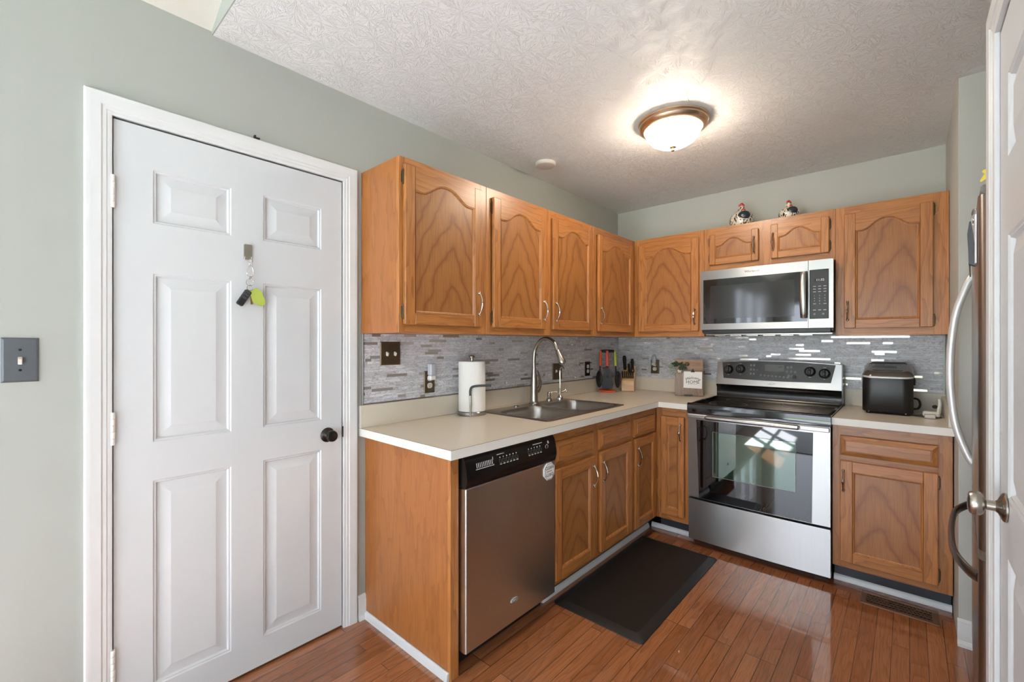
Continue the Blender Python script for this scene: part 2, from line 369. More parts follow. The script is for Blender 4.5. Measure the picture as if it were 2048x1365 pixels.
def tile_mat():
    t = NT('marble_and_glass_mosaic'); at = t.nd('ShaderNodeAttribute', attribute_name='tile')
    s = t.nd('ShaderNodeSeparateColor', Color=at.outputs['Color'])
    co = t.coords(); off = t.nd('ShaderNodeCombineXYZ', X=t.math('MULTIPLY', s.outputs[2], 30), Y=t.math('MULTIPLY', s.outputs[2], 17), Z=t.math('MULTIPLY', s.outputs[2], 9)).outputs[0]
    cc = t.nd('ShaderNodeVectorMath', operation='ADD'); t.ln(co, cc.inputs[0]); t.ln(off, cc.inputs[1]); cc = cc.outputs[0]
    n = t.noise(t.mapped(cc, (10,10,30), rot=(.5,.5,0)), 1, 4, .65, 1.6)
    vein = t.math('ABSOLUTE', t.math('SUBTRACT', n, .5))
    vm = t.ramp(vein, [(.0,(1,1,1,1)), (.045,(0,0,0,1))])
    c = t.mix(s.outputs[0], srgb(196,196,201), srgb(232,232,236))
    c = t.mix(t.math('MULTIPLY', n, .35), c, srgb(160,157,160))
    c = t.mix(t.math('MULTIPLY', vm, .55), c, srgb(92,86,86))
    dk = t.mix(s.outputs[0], srgb(186,176,168), srgb(214,208,204))
    c = t.mix(s.outputs[1], c, dk)
    rg = t.math('MULTIPLY_ADD', s.outputs[1], -.26, .36)
    t.set(Base_Color=c, Roughness=rg, Metallic=t.math('MULTIPLY', s.outputs[1], .6)); return t.mat
M['tile'] = tile_mat()

# ================================================================== ROOM SHELL
X1 = 2.1235; YS = -.875; YC = -1.945; YCE = -3.0; YH = -3.134; XR = 2.95   # right wall plane, stub end, closet start/end, ceiling drop, alcove back
b = MB(); b.box(-.1, XE+.1, YB-.1, -.693, -.05, 0, 0); b.box(-.1, XE+.1, -.693, .1, -.05, 0, 1)
struct(b.build('floor', [M['floor'], M['floorx']]), 'glossy brown oak strip floor', 'floor')
b = MB()
b.box(-.1, 3.05, YH, .1, HC, HC+.1, 0)
# drop face and the vaulted ceiling of the dining side
zl = lambda x: 2.496+.44*x if x < 2.7 else 2.496+.44*(5.4-x)
b.prism([(-.09, HC), (XE+.1, HC), (XE+.1, zl(XE)+.05), (2.7, zl(2.7)+.05), (-.09, zl(0)+.01)], YH-.004, YH, 'y', 2)
b.prism([(-.1, zl(-.1)), (2.7, zl(2.7)), (2.7, zl(2.7)+.1), (-.1, zl(-.1)+.1)], YB-.1, YH-.004, 'y', 1)
b.prism([(2.7, zl(2.7)), (XE+.1, zl(XE+.1)), (XE+.1, zl(XE+.1)+.1), (2.7, zl(2.7)+.1)], YB-.1, YH-.004, 'y', 1)
struct(b.build('ceiling', [M['ceil'], M['ceilv'], M['wall']]), 'white swirl-textured kitchen ceiling with a raised part at upper left', 'ceiling')
DY0, DY1, DZ = -3.4153, -2.623, 2.0665     # left door slab
b = MB()
b.box(-.1, 0, DY1+.006, 0, 0, 2.52); b.box(-.1, 0, -4.5, DY0-.006, 0, 2.52); b.box(-.1, 0, YB, -6.6, 0, 2.52); b.box(-.1, 0, -6.6, -4.5, 0, .6); b.box(-.1, 0, -6.6, -4.5, 2.2, 2.52); b.box(-.1, 0, DY0-.006, DY1+.006, DZ+.005, 2.52)
b.box(-.1, -.06, DY0-.006, DY1+.006, 0, DZ+.005, 1)
struct(b.build('wall_left', [M['wall'], M['gap']]), 'grey green painted wall around the white door', 'wall')
b = MB(); b.box(-.1, X1+.1, 0, .1, 0, HC)
struct(b.build('wall_back', M['wallf']), 'pale grey wall behind the stove', 'wall')
b = MB()
b.box(X1, XR, YS, 0, 0, HC); b.box(XR, XR+.1, YCE, YS, 0, HC)
CY0, CY1 = -2.85, -2.06                    # closet door slab
b.box(X1, XR, YC, CY1+.006+.05, 0, HC); b.box(X1, X1+.1, CY1+.006, CY1+.056, 0, HC)
b.box(X1, X1+.1, CY0-.006, CY1+.006, DZ+.005, HC); b.box(X1, X1+.1, YCE, CY0-.006, 0, HC)
b.box(X1+.06, X1+.1, CY0-.006, CY1+.006, 0, DZ, 1)
b.box(X1+.1, XR, YCE, YCE+.1, 0, HC)
struct(b.build('wall_right', [M['wallf'], M['gap']]), 'grey wall beside the refrigerator with the closet doorway', 'wall')
# dining area behind the camera, with its glazed openings
def wall_with_openings(b, u0, u1, z0, z1, ops, put):
    us = sorted([u0, u1]+[u for o in ops for u in o[:2]])
    for a, c in zip(us, us[1:]):
        hit = [o for o in ops if o[0] <= a and c <= o[1]]
        if not hit: put(b, a, c, z0, z1)
        else: put(b, a, c, z0, hit[0][2]); put(b, a, c, hit[0][3], z1)
b = MB(); wall_with_openings(b, -.1, XE+.1, 0, 3.75, OPEN_BACK, lambda b, a, c, p, q: b.box(a, c, YB-.12, YB, p, q))
struct(b.build('wall_front', M['wall']), 'grey dining wall behind the camera with glazed openings', 'wall')
b = MB(); wall_with_openings(b, YB, YCE, 0, 2.6, OPEN_RIGHT, lambda b, a, c, p, q: b.box(XE, XE+.12, a, c, p, q)); b.box(XR+.1, XE, YCE, YCE+.1, 0, HC)
struct(b.build('wall_dining', M['wall']), 'grey dining side wall beside the camera', 'wall')
def window(name, w, h, label, cat, loc, rz, cols, rows=1):
    b = MB(); t = .05
    b.box(-w/2, w/2, -.03, .07, 0, t, b=.004); b.box(-w/2, w/2, -.03, .07, h-t, h, b=.004)
    for i in range(cols+1):
        x = -w/2+(w-t)*i/cols; b.box(x, x+t, -.028, .068, t, h-t, b=.004)
    for j in range(1, rows): b.box(-w/2+t, w/2-t, -.01, .04, h*j/rows-.02, h*j/rows+.02)
    f = b.build(name, M['trimw'], None, loc, rot=(0,0,rz)); struct(f, label, cat)
for i, (x0, x1, z0, z1) in enumerate(OPEN_BACK):
    window('door_3' if i == 0 else 'window_1', x1-x0, z1-z0, 'white framed patio door to the lawn' if i == 0 else 'white framed dining window', 'door' if i == 0 else 'window', ((x0+x1)/2, YB-.06, z0), 0, 2 if i == 0 else 3, 1 if i == 0 else 2)
for y0, y1, z0, z1 in OPEN_RIGHT: window('window_2', y1-y0, z1-z0, 'white framed side window of the dining area', 'window', (XE+.06, (y0+y1)/2, z0), PI/2, 3, 2)
for y0, y1, z0, z1 in OPEN_LEFT: window('added_window_3', y1-y0, z1-z0, 'white framed window added in the left wall behind the camera for more light', 'window', (-.06, (y0+y1)/2, z0), PI/2, 3, 2)  # invented window, brightens the closet door and right side
b = MB(); b.box(-14, 22, -40, YB-4.5, -.5, -.4, 0); b.box(-4, 11, YB-4.5, YB-.14, -.4, -.06, 1); b.box(XE+.14, XE+9, YB-.14, -1, -.4, -.06, 1); b.box(-8, -.13, YB-.14, -1, -.4, -.06, 1)  # deck boxes added beside the lawn to reflect daylight through the openings
struct(b.build('ground', [M['grass'], M['deck']]), 'green lawn and added pale deck that bounces daylight indoors', 'ground')

b = MB(); b.box(.35, 5.1, -6.85, -4.0, .0005, .009, b=.003)  # unseen rug, added so its sun patch lights the kitchen ceiling
tag(b.build('bounce_rug', M['rug']), 'large pale rug added behind the camera to bounce light upward', 'rug')
# ------------------------------------------------------------------ white six-panel doors, casings, baseboards
def panel_door(b, w, h, y, x_off=0, mi=0):
    xs = [0, .103, .3425, .4575, .6965, w]; zs = [.012, .124, .842, .976, 1.5635, 1.7372, 1.924, h]
    def rect(x0, x1, z0, z1, yy): return [(x0,yy,z0),(x1,yy,z0),(x1,yy,z1),(x0,yy,z1)]
    for i in range(5):
        for j in range(7):
            x0, x1, z0, z1 = xs[i], xs[i+1], zs[j], zs[j+1]
            if i in (1,3) and j in (1,3,5):
                steps = [(0, 0), (.004, .0035), (.008, .003), (.013, .0105), (.017, .0105), (.048, .0030), (.051, .0022)]
                loops = [rect(x0+s, x1-s, z0+s, z1-s, y+d) for s, d in steps]
                vs = [p for l in loops for p in l]; fs = []
                for k in range(len(loops)-1):
                    for q in range(4): fs.append((k*4+q, k*4+(q+1)%4, k*4+4+(q+1)%4, k*4+4+q))
                fs.append(tuple(len(vs)-4+q for q in range(4)))
                b.add(vs, fs, mi)
            else: b.add(rect(x0, x1, z0, z1, y), [(0,1,2,3)], mi)
    t = y+.036; z0, z1 = zs[0], h
    b.add([(0,y,z0),(0,t,z0),(0,t,z1),(0,y,z1)], [(0,3,2,1)], mi); b.add([(w,y,z0),(w,t,z0),(w,t,z1),(w,y,z1)], [(0,1,2,3)], mi)
    b.add([(0,y,z0),(w,y,z0),(w,t,z0),(0,t,z0)], [(3,2,1,0)], mi); b.add([(0,y,z1),(w,y,z1),(w,t,z1),(0,t,z1)], [(0,1,2,3)], mi)
    b.add([(0,t,z0),(w,t,z0),(w,t,z1),(0,t,z1)], [(3,2,1,0)], mi)
def casing(name, w, h, label, loc, rz):
    # moulded profile swept round the doorway: (distance outward, thickness)
    prof = [(0, 0), (0, .009), (.006, .011), (.012, .011), (.015, .013), (.024, .013), (.028, .016), (.050, .017), (.056, .018), (.064, .017), (.068, .012), (.068, 0)]
    b = MB(); n = len(prof); vs = []
    for px, pz, ox, oz in ((-.004, 0, -1, 0), (-.004, h+.004, -1, 1), (w+.004, h+.004, 1, 1), (w+.004, 0, 1, 0)):
        for d, t in prof: vs.append((px+ox*d, -t, pz+oz*d))
    fs = [(k*n+i, k*n+i+1, k*n+n+i+1, k*n+n+i) for k in range(3) for i in range(n-1)]
    b.add(vs, fs)
    b.box(-.004-.012, -.004, .001, .02, 0, h); 
    return struct(b.build(name, M['trimw'], None, loc, rot=(0,0,rz), ang=20), label, 'door casing')
def hinge(parent, x, z, ln=.109, mat=None):
    b = MB(); n = 5
    for i in range(n):
        z0 = z-ln/2+ln*i/n; b.push(tr(x, -.006, z0)); b.lathe([(.0066, .0004), (.0072, .0014), (.0072, ln/n-.0014), (.0066, ln/n-.0004)], 12); b.pop()
    b.box(x-.012, x, -.0035, -.001, z-ln/2, z+ln/2)
    return b.build('hinge', mat or M['plug'], parent)
W = DY1-DY0
d1 = thing('door_1', 'white six panel door with a dark round knob and keys on a hook', 'door', (0, DY0, 0), PI/2, kind='structure')
b = MB(); panel_door(b, W, DZ-.002, .001); b.build('door_slab', M['white'], d1, ang=14)
for z in (1.8217, 1.0385, .255): hinge(d1, -.003, z)
k = bpy.data.objects.new('door_knob', None); COL.objects.link(k); k.parent = d1; k.location = (.7246, 0, .905)
def knob(parent, mat, L=.062, r=.0275, ob=True):
    b = MB(); b.push(axis((0,-1,0))); b.lathe([(.0325, 0), (.0325, .003), (.030, .006), (.024, .009), (.015, .013), (.0115, .017), (.0115, L*.5)], 28); b.pop(); b.build('rose', mat, parent)
    b = MB(); b.push(axis((0,-1,0)))
    b.lathe([(.0115, L*.5), (.014, L*.54), (.022, L*.58), (r*.96, L*.66), (r, L*.76), (r*.97, L*.86), (r*.86, L*.94), (r*.6, L*.985), (0, L)], 28); b.pop(); b.build('knob', mat, parent)
knob(k, M['orb'], .056, .0255)
b = MB(); b.box(.7915, .7955, -.012, -.001, .885, .935, b=.003); b.build('strike_plate', M['orb'], d1)
casing('trim_1', W, DZ, 'white moulded casing around the left door', (0, DY0, 0), PI/2)
d2 = thing('door_2', 'white six panel closet door with satin nickel knob beside the refrigerator', 'door', (X1, CY1, 0), -PI/2, kind='structure')
b = MB(); panel_door(b, CY1-CY0, DZ-.002, .001); b.build('door_slab', M['white'], d2, ang=14)
k = bpy.data.objects.new('door_knob', None); COL.objects.link(k); k.parent = d2; k.location = (.088, 0, .951); knob(k, M['nickel'], .062, .0275)
casing('trim_2', CY1-CY0, DZ, 'white moulded casing around the closet door', (X1, CY1, 0), -PI/2)
def baseboard(name, L, loc, rz, label):
    b = MB(); b.prism([(0,0), (-.024,0), (-.023,.012), (-.016,.022), (-.012,.024), (-.012,.085), (-.009,.094), (-.009,.104), (-.004,.112), (0,.114)], 0, L, 'x')
    return struct(b.build(name, M['trimw'], None, loc, rot=(0,0,rz), ang=25), label, 'baseboard')
baseboard('baseboard_left', .041, (0, -2.546, 0), PI/2, 'short white baseboard between door casing and cabinet end')
baseboard('baseboard_right', .8, (X1-.004, YS, 0), 0, 'white baseboard on the wall end beside the refrigerator')
b = MB(); b.prism([(0,0), (-.013,0), (-.013,.002), (-.009,.03), (-.004,.034), (0,.034)], .016, .625, 'x')
struct(b.build('trim_3', M['trimw'], None, (0, -2.5062, 0), rot=(0,0,0)), 'white shoe moulding at the foot of the cabinet end panel', 'moulding')
def shoe(name, L, loc, rz, label):
    b = MB(); b.prism([(0,0), (-.014,0), (-.013,.010), (-.009,.022), (-.004,.028), (0,.03)], 0, L, 'x'); struct(b.build(name, M['trimw'], None, loc, rot=(0,0,rz)), label, 'moulding')

# ================================================================== CABINETS
def pull(parent, x, z, yf, L=.105):
    # arched cabinet pull with ball ends, standing off the door front (toward -y)
    b = MB(); n = 14; pts = []; rs = []
    for i in range(n+1):
        t = i/n; a = math.sin(PI*t)
        pts.append((0, -.006-.021*a**.8, -L/2+L*t))
        rs.append(.0039+.0028*math.exp(-((t-.5)/.13)**2)+.0018*math.exp(-((t-.0)/.05)**2)+.0018*math.exp(-((t-1)/.05)**2))
    b.tube(pts, rs, 10)
    for sgn in (-1, 1):
        b.ball((0, -.006, sgn*L/2), .0062, n=12); b.push(tr(0, 0, sgn*L/2) @ axis((0,-1,0))); b.lathe([(.0075, 0), (.0075, .0015), (.004, .004), (.004, .008)], 12); b.pop()
        b.ball((0, -.008, sgn*(L/2+.006)), .0040, n=10)
    return b.build('handle', M['pewter'], parent, (x, yf, z))
def cab_hinge(parent, x, z, y, side):
    b = MB(); s = -1 if side == 'l' else 1
    b.box(x, x+s*.009, y, y-.003, z-.024, z+.024, b=.001)
    b.tube([(x+s*.002, y-.006, z-.026), (x+s*.002, y-.006, z+.026)], .0042, 10)
    for q in (-1, 1): b.ball((x+s*.002, y-.006, z+q*.029), .0044, n=10)
    for q in (-.014, .014): b.ball((x+s*.006, y-.003, z+q), .0022, n=8)
    return b.build('hinge', M['bronze'], parent)
def arch_pts(w, rise, n=26, span=.80):
    out = []
    for i in range(n+1):
        x = -w/2+w*i/n; t = abs(x)/(w/2)/span
        s = 0 if t >= 1 else .5*(1+math.cos(PI*min(1, t**1.22)))
        out.append((x, rise*s))
    return out
def cab_door(cab, x0, x1, z0, z1, y, style='rect', handle=None, hinges=None, sw=.055, label=None):
    w, h, t = x1-x0, z1-z0, .020
    cx = (x0+x1)/2; d = MB()
    br = .052; tr_ = {'rect': .055, 'arch': .104, 'archs': .082}[style]; rise = {'rect': 0, 'arch': .058, 'archs': .046}[style]
    if style == 'archs': br = .045
    ow = w-2*sw
    d.box(-w/2, -w/2+sw, -t, 0, 0, h, 0, .0035); d.box(w/2-sw, w/2, -t, 0, 0, h, 0, .0035)
    d.box(-w/2+sw-.0005, w/2-sw+.0005, -t+.0004, 0, 0, br, 1, .0025)
    top = arch_pts(ow+.001, rise) if rise else [(-ow/2-.0005, 0), (ow/2+.0005, 0)]
    d.prism([(-ow/2-.0005, h-.0025), *[(x, h-tr_+q) for x, q in top], (ow/2+.0005, h-.0025)], -t+.0004, 0, 'y', 1)
    # moulded inner edge and recessed panel
    hole = [(-ow/2, br), (ow/2, br)]+[(x*ow/(ow+.001), h-tr_+q) for x, q in top[::-1]]
    def inset(P, dd):
        n = len(P); out = []
        for i in range(n):
            p0, p1, p2 = Vector(P[i-1]), Vector(P[i]), Vector(P[(i+1)%n])
            a = (p1-p0).normalized(); c = (p2-p1).normalized(); na = Vector((-a.y, a.x)); nc = Vector((-c.y, c.x))
            q = (na+nc); L = q.length
            q = q/L if L > 1e-6 else na; out.append(tuple(p1+q*(dd/max(.35, q.dot(na)))))
        return out
    steps = [(0, t-.0004), (.0022, t-.003), (.004, t-.0030), (.0075, t-.0085), (.0105, t-.0095)]
    loops = [[(x, -dep, z) for x, z in inset(hole, s)] for s, dep in steps]; n = len(hole)
    vs = [p for l in loops for p in l]
    d.add(vs, [(k*n+i, k*n+(i+1)%n, k*n+n+(i+1)%n, k*n+n+i) for k in range(len(loops)-1) for i in range(n)], 0)
    d.add(loops[-1], [tuple(range(n))], 2)
    o = d.build('door', OAK, cab, (cx, y, z0), ang=24)
    if handle: pull(o, handle[0]-cx, handle[1]-z0, -t)
    if hinges:
        s, zz = hinges
        for z in zz: cab_hinge(o, -w/2 if s == 'l' else w/2, z-z0, 0, s)
    return o
def drawer_front(cab, x0, x1, z0, z1, y):
    w, h, t = x1-x0, z1-z0, .020; d = MB()
    def rc(s, dep): return [(-w/2+s, -dep, s), (w/2-s, -dep, s), (w/2-s, -dep, h-s), (-w/2+s, -dep, h-s)]
    loops = [rc(0, 0), rc(0, .010), rc(.003, .012), rc(.022, .0185), rc(.0235, .0165), rc(.026, .0165), rc(.0275, .019)]
    vs = [p for l in loops for p in l]; fs = []; 
    for k in range(len(loops)-1):
        for i in range(4):
            d.add([loops[k][i], loops[k][(i+1)%4], loops[k+1][(i+1)%4], loops[k+1][i]], [(0,1,2,3)], 1 if i in (0,2) else 0)
    d.add(loops[-1], [(0,1,2,3)], 1); d.add(loops[0], [(3,2,1,0)], 1)
    return d.build('drawer', OAK, cab, ((x0+x1)/2, y, z0), ang=15)
def face_frame(b, w, y, z0, z1, stiles, rails, t=.019):
    for a, c in stiles: b.box(a, c, y, y+t, z0, z1, 0, .0012)
    for a, c, p, q in rails: b.box(a, c, y+.0003, y+t, p, q, 1)
def cabinet(name, label, loc, rz, w, depth, h, stiles, rails, group, veneer_end=False, ztop=None, toe=0, toe_d=.075):
    c = thing(name, label, 'cabinet', loc, rz, group)
    b = MB(); e = .0006
    b.box(e, w-e, -depth+.019, -.002, toe, ztop or h, 3)
    face_frame(b, w, -depth, toe, h, stiles, rails)
    if ztop:
        b.box(e, .016, -depth+.019, -.002, ztop, h, 3); b.box(w-.016, w-e, -depth+.019, -.002, ztop, h, 3)
    b.build('body', OAK+[M['ply']], c)
    if toe:
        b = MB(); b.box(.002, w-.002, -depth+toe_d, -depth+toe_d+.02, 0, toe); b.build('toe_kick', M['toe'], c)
    return c
ZB, ZT = 1.3655, 2.135; UD = .315; H_ = ZT-ZB
GU = 'oak wall cabinets'
# --- left run, wall cabinets (local x runs along +Y)
y0 = -2.526; w = .532
c = cabinet('wall_cabinet', 'largest single-door oak wall cabinet, nearest the white door', (0, y0, ZB), PI/2, w, UD, H_, [(0,.03), (w-.04,w)], [(.03,w-.04,0,.05), (.03,w-.04,H_-.05,H_)], GU)
cab_door(c, -2.507-y0, -2.038-y0, 1.402-ZB, 2.101-ZB, -UD-.0005, 'arch', (-2.066-y0, 1.519-ZB), ('l', (2.045-ZB, 1.457-ZB)))
y0 = -1.9925; w = 1.058
c = cabinet('wall_cabinet', 'two-door oak wall cabinet above the sink', (0, y0, ZB), PI/2, w, UD, H_, [(0,.035), (.49,.57), (w-.04,w)], [(.03,w-.04,0,.05), (.03,w-.04,H_-.05,H_)], GU)
cab_door(c, -1.955-y0, -1.4965-y0, 1.402-ZB, 2.090-ZB, -UD-.0005, 'arch', (-1.523-y0, 1.511-ZB), ('l', (2.035-ZB, 1.455-ZB)))
cab_door(c, -1.4308-y0, -.972-y0, 1.402-ZB, 2.090-ZB, -UD-.0005, 'arch', (-1.404-y0, 1.511-ZB))
y0 = -.9338; w = .932
c = cabinet('wall_cabinet', 'narrow-fronted oak wall cabinet running into the corner, handle at its left', (0, y0, ZB), PI/2, w, UD, H_, [(0,.04), (w-.36,w-.29)], [(.03,w-.30,0,.05), (.03,w-.30,H_-.05,H_)], GU)
cab_door(c, -.8936-y0, -.366-y0, 1.402-ZB, 2.085-ZB, -UD-.0005, 'arch', (-.868-y0, 1.509-ZB))
# --- back run, wall cabinets
x0 = .3165; w = .5435
c = cabinet('wall_cabinet', 'oak wall cabinet between the corner and the microwave', (x0, 0, ZB), 0, w, UD, H_, [(0,.042), (w-.04,w)], [(.04,w-.04,0,.05), (.04,w-.04,H_-.05,H_)], GU)
cab_door(c, .3573-x0, .8258-x0, 1.405-ZB, 2.087-ZB, -UD-.0005, 'arch', (.798-x0, 1.511-ZB), ('l', (2.03-ZB, 1.46-ZB)))
x0 = .8608; w = .768; zb = 1.824; h = ZT-zb
c = cabinet('wall_cabinet', 'short two-door oak wall cabinet above the microwave', (x0, 0, zb), 0, w, UD, h, [(0,.04), (.345,.43), (w-.035,w)], [(.03,w-.03,0,.05), (.03,w-.03,h-.05,h)], GU)
cab_door(c, .8988-x0, 1.2137-x0, 1.872-zb, 2.086-zb, -UD-.0005, 'archs', (1.187-x0, 1.977-zb), ('l', (2.035-zb, 1.922-zb)), .042)
cab_door(c, 1.2857-x0, 1.5995-x0, 1.872-zb, 2.094-zb, -UD-.0005, 'archs', (1.2985-x0, 1.98-zb), ('r', (2.045-zb, 1.915-zb)), .042)
x0 = 1.6294; w = .4926
c = cabinet('wall_cabinet', 'oak wall cabinet above the ice maker, its door hinged on the right', (x0, 0, ZB), 0, w, UD, H_, [(0,.045), (w-.063,w)], [(.04,w-.06,0,.045), (.04,w-.06,H_-.05,H_)], GU)
cab_door(c, 1.6728-x0, 2.0606-x0, 1.406-ZB, 2.087-ZB, -UD-.0005, 'arch', (1.690-x0, 1.511-ZB), ('r', (2.045-ZB, 1.445-ZB)))
# --- base cabinets
GB = 'oak base cabinets'; BD = .64; BH = .876; TZ = .105
b = MB(); b.box(0, .021, -.612, -.002, 0, BH, 0); b.box(0, .042, -.632, -.612, 0, BH, 1, .001)
e = b.build('cabinet_end_panel', [M['ply'], M['oak']], None, (0, -2.505, 0), rot=(0,0,PI/2)); tag(e, 'plain oak end panel of the counter, standing left of the dishwasher', 'panel')
y0 = -1.8585; w = .868
c = cabinet('base_cabinet', 'two-door oak base cabinet under the sink', (0, y0, 0), PI/2, w, BD, BH, [(0,.04), (.385,.445), (w-.05,w)], [(.03,w-.04,TZ,TZ+.05), (.03,w-.04,BH-.06,BH), (.03,w-.04,.67,.72)], GB, ztop=.70, toe=TZ)
drawer_front(c, -1.853-y0, -1.480-y0, .711-0, .8255, -BD-.0005); drawer_front(c, -1.4225-y0, -1.0415-y0, .713, .8255, -BD-.0005)
cab_door(c, -1.851-y0, -1.477-y0, .134, .690, -BD-.0005, 'rect', (-1.499-y0, .584), ('l', (.62, .19)))
cab_door(c, -1.420-y0, -1.0415-y0, .130, .698, -BD-.0005, 'rect', (-1.396-y0, .584))
y0 = -.9895; w = .988
c = cabinet('base_cabinet', 'narrow-door oak base cabinet in the corner with one drawer, right of the sink cabinet', (0, y0, 0), PI/2, w, BD, BH, [(0,.03), (.30,.348)], [(.03,.32,TZ,TZ+.05), (.03,.32,BH-.05,BH), (.03,.32,.67,.72)], GB, toe=TZ)
drawer_front(c, -.988-y0, -.683-y0, .713, .8265, -BD-.0005)
cab_door(c, -.9865-y0, -.676-y0, .12, .701, -BD-.0005, 'rect', (-.957-y0, .584))
x0 = .6412; w = .2365
c = cabinet('base_cabinet', 'narrow drawerless oak base cabinet between the corner and the stove', (x0, 0, 0), 0, w, BD, BH, [(0,.045), (w-.034,w)], [(.04,w-.03,TZ,TZ+.05), (.04,w-.03,BH-.06,BH)], GB, toe=TZ)
cab_door(c, .683-x0, .8425-x0, .142, .817, -BD-.0005, 'rect', (.8195-x0, .718), ('l', (.77, .20)), .042)
x0 = 1.6478; w = .471
c = cabinet('base_cabinet', 'oak base cabinet with drawer and one door to the right of the stove', (x0, 0, 0), 0, w, BD, BH, [(0,.037), (w-.052,w)], [(.03,w-.05,TZ,TZ+.045), (.03,w-.05,BH-.055,BH), (.03,w-.05,.67,.72)], GB, toe=TZ)
drawer_front(c, 1.6832-x0, 2.068-x0, .7138, .8195, -BD-.0005)
cab_door(c, 1.6832-x0, 2.068-x0, .141, .685, -BD-.0005, 'rect', (1.698-x0, .579), ('r', (.64, .19)))
shoe('trim_4', 1.24, (.5655, -1.85, 0), PI/2, 'white shoe moulding under the sink side cabinets')
shoe('trim_5', .30, (.579, -.5655, 0), 0, 'white shoe moulding under the corner cabinet left of the stove')
shoe('trim_6', .4715, (1.648, -.5655, 0), 0, 'white shoe moulding under the cabinet right of the stove')

# ------------------------------------------------------------------ worktops
CT = .914; CB = .8765; CD = .673; YL = -2.537; YSB = 1.0215
SX0, SX1, SY0, SY1 = .075, .585, -1.815, -.985      # sink rim
b = MB()
hx0, hx1, hy0, hy1 = SX0+.015, SX1-.015, SY0+.015, SY1-.015
X2 = .8785
b.box(0, hx0, YL, 0, CB, CT-.0012); b.box(hx1, CD, YL, -CD, CB, CT-.0012); b.box(hx0, hx1, YL, hy0, CB, CT-.0012); b.box(hx0, hx1, hy1, 0, CB, CT-.0012)
b.box(hx1, X2, -CD, 0, CB, CT-.0012)
ct = b.build('countertop', M['lam']); tag(ct, 'L-shaped beige laminate countertop around the sink and corner', 'countertop', 'laminate countertops')
# crisp laminate sheet with its thin brown seam at the edge
b = MB()
for a, c_, p, q in ((0,hx0,YL,0), (hx1,CD,YL,-CD), (hx0,hx1,YL,hy0), (hx0,hx1,hy1,0), (hx1,X2,-CD,0)): b.add([(a,p,CT),(c_,p,CT),(c_,q,CT),(a,q,CT)], [(0,1,2,3)])
b.build('laminate_top', M['lam'], ct)
b = MB(); e = .0012
b.box(CD, CD+e, YL-e, -CD, CB, CT-.0012); b.box(0, CD, YL-e, YL, CB, CT-.0012); b.box(CD, X2, -CD-e, -CD, CB, CT-.0012)
b.build('front_edge', M['lamedge'], ct)
b = MB(); b.box(CD, CD+e, YL-e, -CD, CT-.0012, CT-.0001); b.box(0, CD, YL-e, YL, CT-.0012, CT-.0001); b.box(CD, X2, -CD-e, -CD, CT-.0012, CT-.0001)
b.build('edge_seam', M['seam'], ct)
b = MB(); b.box(.0005, .019, YL, -.0005, CT, YSB, b=.0012); b.box(.019, X2, -.019, -.0005, CT, YSB, b=.0012); b.build('backsplash_curb', M['lam'], ct)
b = MB(); b.box(.0005, .019, YL-.0012, YL, CT, YSB-.001); b.build('curb_end', M['lamedge'], ct)
b = MB(); x0, x1 = 1.6482, 2.1222; b.box(x0, x1, -CD, -.0005, CB, CT)
ct2 = b.build('countertop', M['lam']); tag(ct2, 'small beige laminate countertop under the ice maker', 'countertop', 'laminate countertops')
b = MB(); b.box(x0, x1, -CD-e, -CD, CB, CT-.0003); b.build('front_edge', M['lamedge'], ct2)
b = MB(); b.box(x0, x1, -.019, -.0005, CT, YSB, b=.0012); b.build('backsplash_curb', M['lam'], ct2)
b = MB(); b.box(x1-.018, x1, -.64, -.0195, CT, 1.008); b.build('side_splash', M['lam'], ct2)
b = MB(); b.box(x1-.018, x1, -.6412, -.64, CT, 1.0075); b.build('side_splash_end', M['lamedge'], ct2)

# ------------------------------------------------------------------ mosaic backsplash
def mosaic(name, label, L, z0, z1, loc, rz, seed, mdark):
    rnd = random.Random(seed); rows = int(round((z1-z0)/.0136)); hh = (z1-z0)/rows
    vs, fs, cols = [], [], []
    for r in range(rows):
        x = -rnd.random()*.06
        while x < L:
            ln = rnd.choice((.032, .048, .062, .075, .09, .12, .15)); a, c = max(0, x), min(L, x+ln)
            if c-a > .003:
                k = len(vs); za, zc = z0+r*hh+.0003, z0+(r+1)*hh-.0003; a += .0003; c -= .0003
                d = -.0042-rnd.random()*.0004
                vs += [(a,d,za),(c,d,za),(c,d,zc),(a,d,zc)]
                fs.append((k,k+1,k+2,k+3)); met = 1.0 if (rnd.random() < mdark and .03 < ln < .13) else 0.0
                cols.append((rnd.random(), met, rnd.random(), 1))
            x += ln
    me = bpy.data.meshes.new(name); me.from_pydata(vs, [], fs); at = me.color_attributes.new('tile', 'FLOAT_COLOR', 'CORNER')
    i = 0
    for f, c in zip(fs, cols):
        for _ in f: at.data[i].color = c; i += 1
    me.materials.append(M['tile']); me.update()
    root = thing(name, label, 'backsplash', loc, rz, kind='structure')
    o = bpy.data.objects.new('mosaic_tiles', me); COL.objects.link(o); o.parent = root
    b = MB(); b.box(0, L, -.0038, -.0003, z0, z1); b.build('backing', plain('grey_grout', srgb(136,134,134), .8), root)
    return root
bs1 = mosaic('tile_backsplash', 'grey marble strip mosaic behind the sink', 2.516, YSB+.0055, ZB-.0005, (0, -2.5165, 0), PI/2, 3, .12)
b = MB(); b.box(-.006, 0, -.009, -.0003, YSB, ZB-.0005, b=.001); b.box(0, 2.50, -.009, -.0003, YSB+.0002, YSB+.0055, b=.001); b.build('metal_edge', M['steelv'], bs1)
bs2 = mosaic('tile_backsplash', 'grey marble strip mosaic behind the stove with shiny glass strips', 2.106, YSB+.0055, ZB-.0005, (.0065, 0, 0), 0, 5, .12)
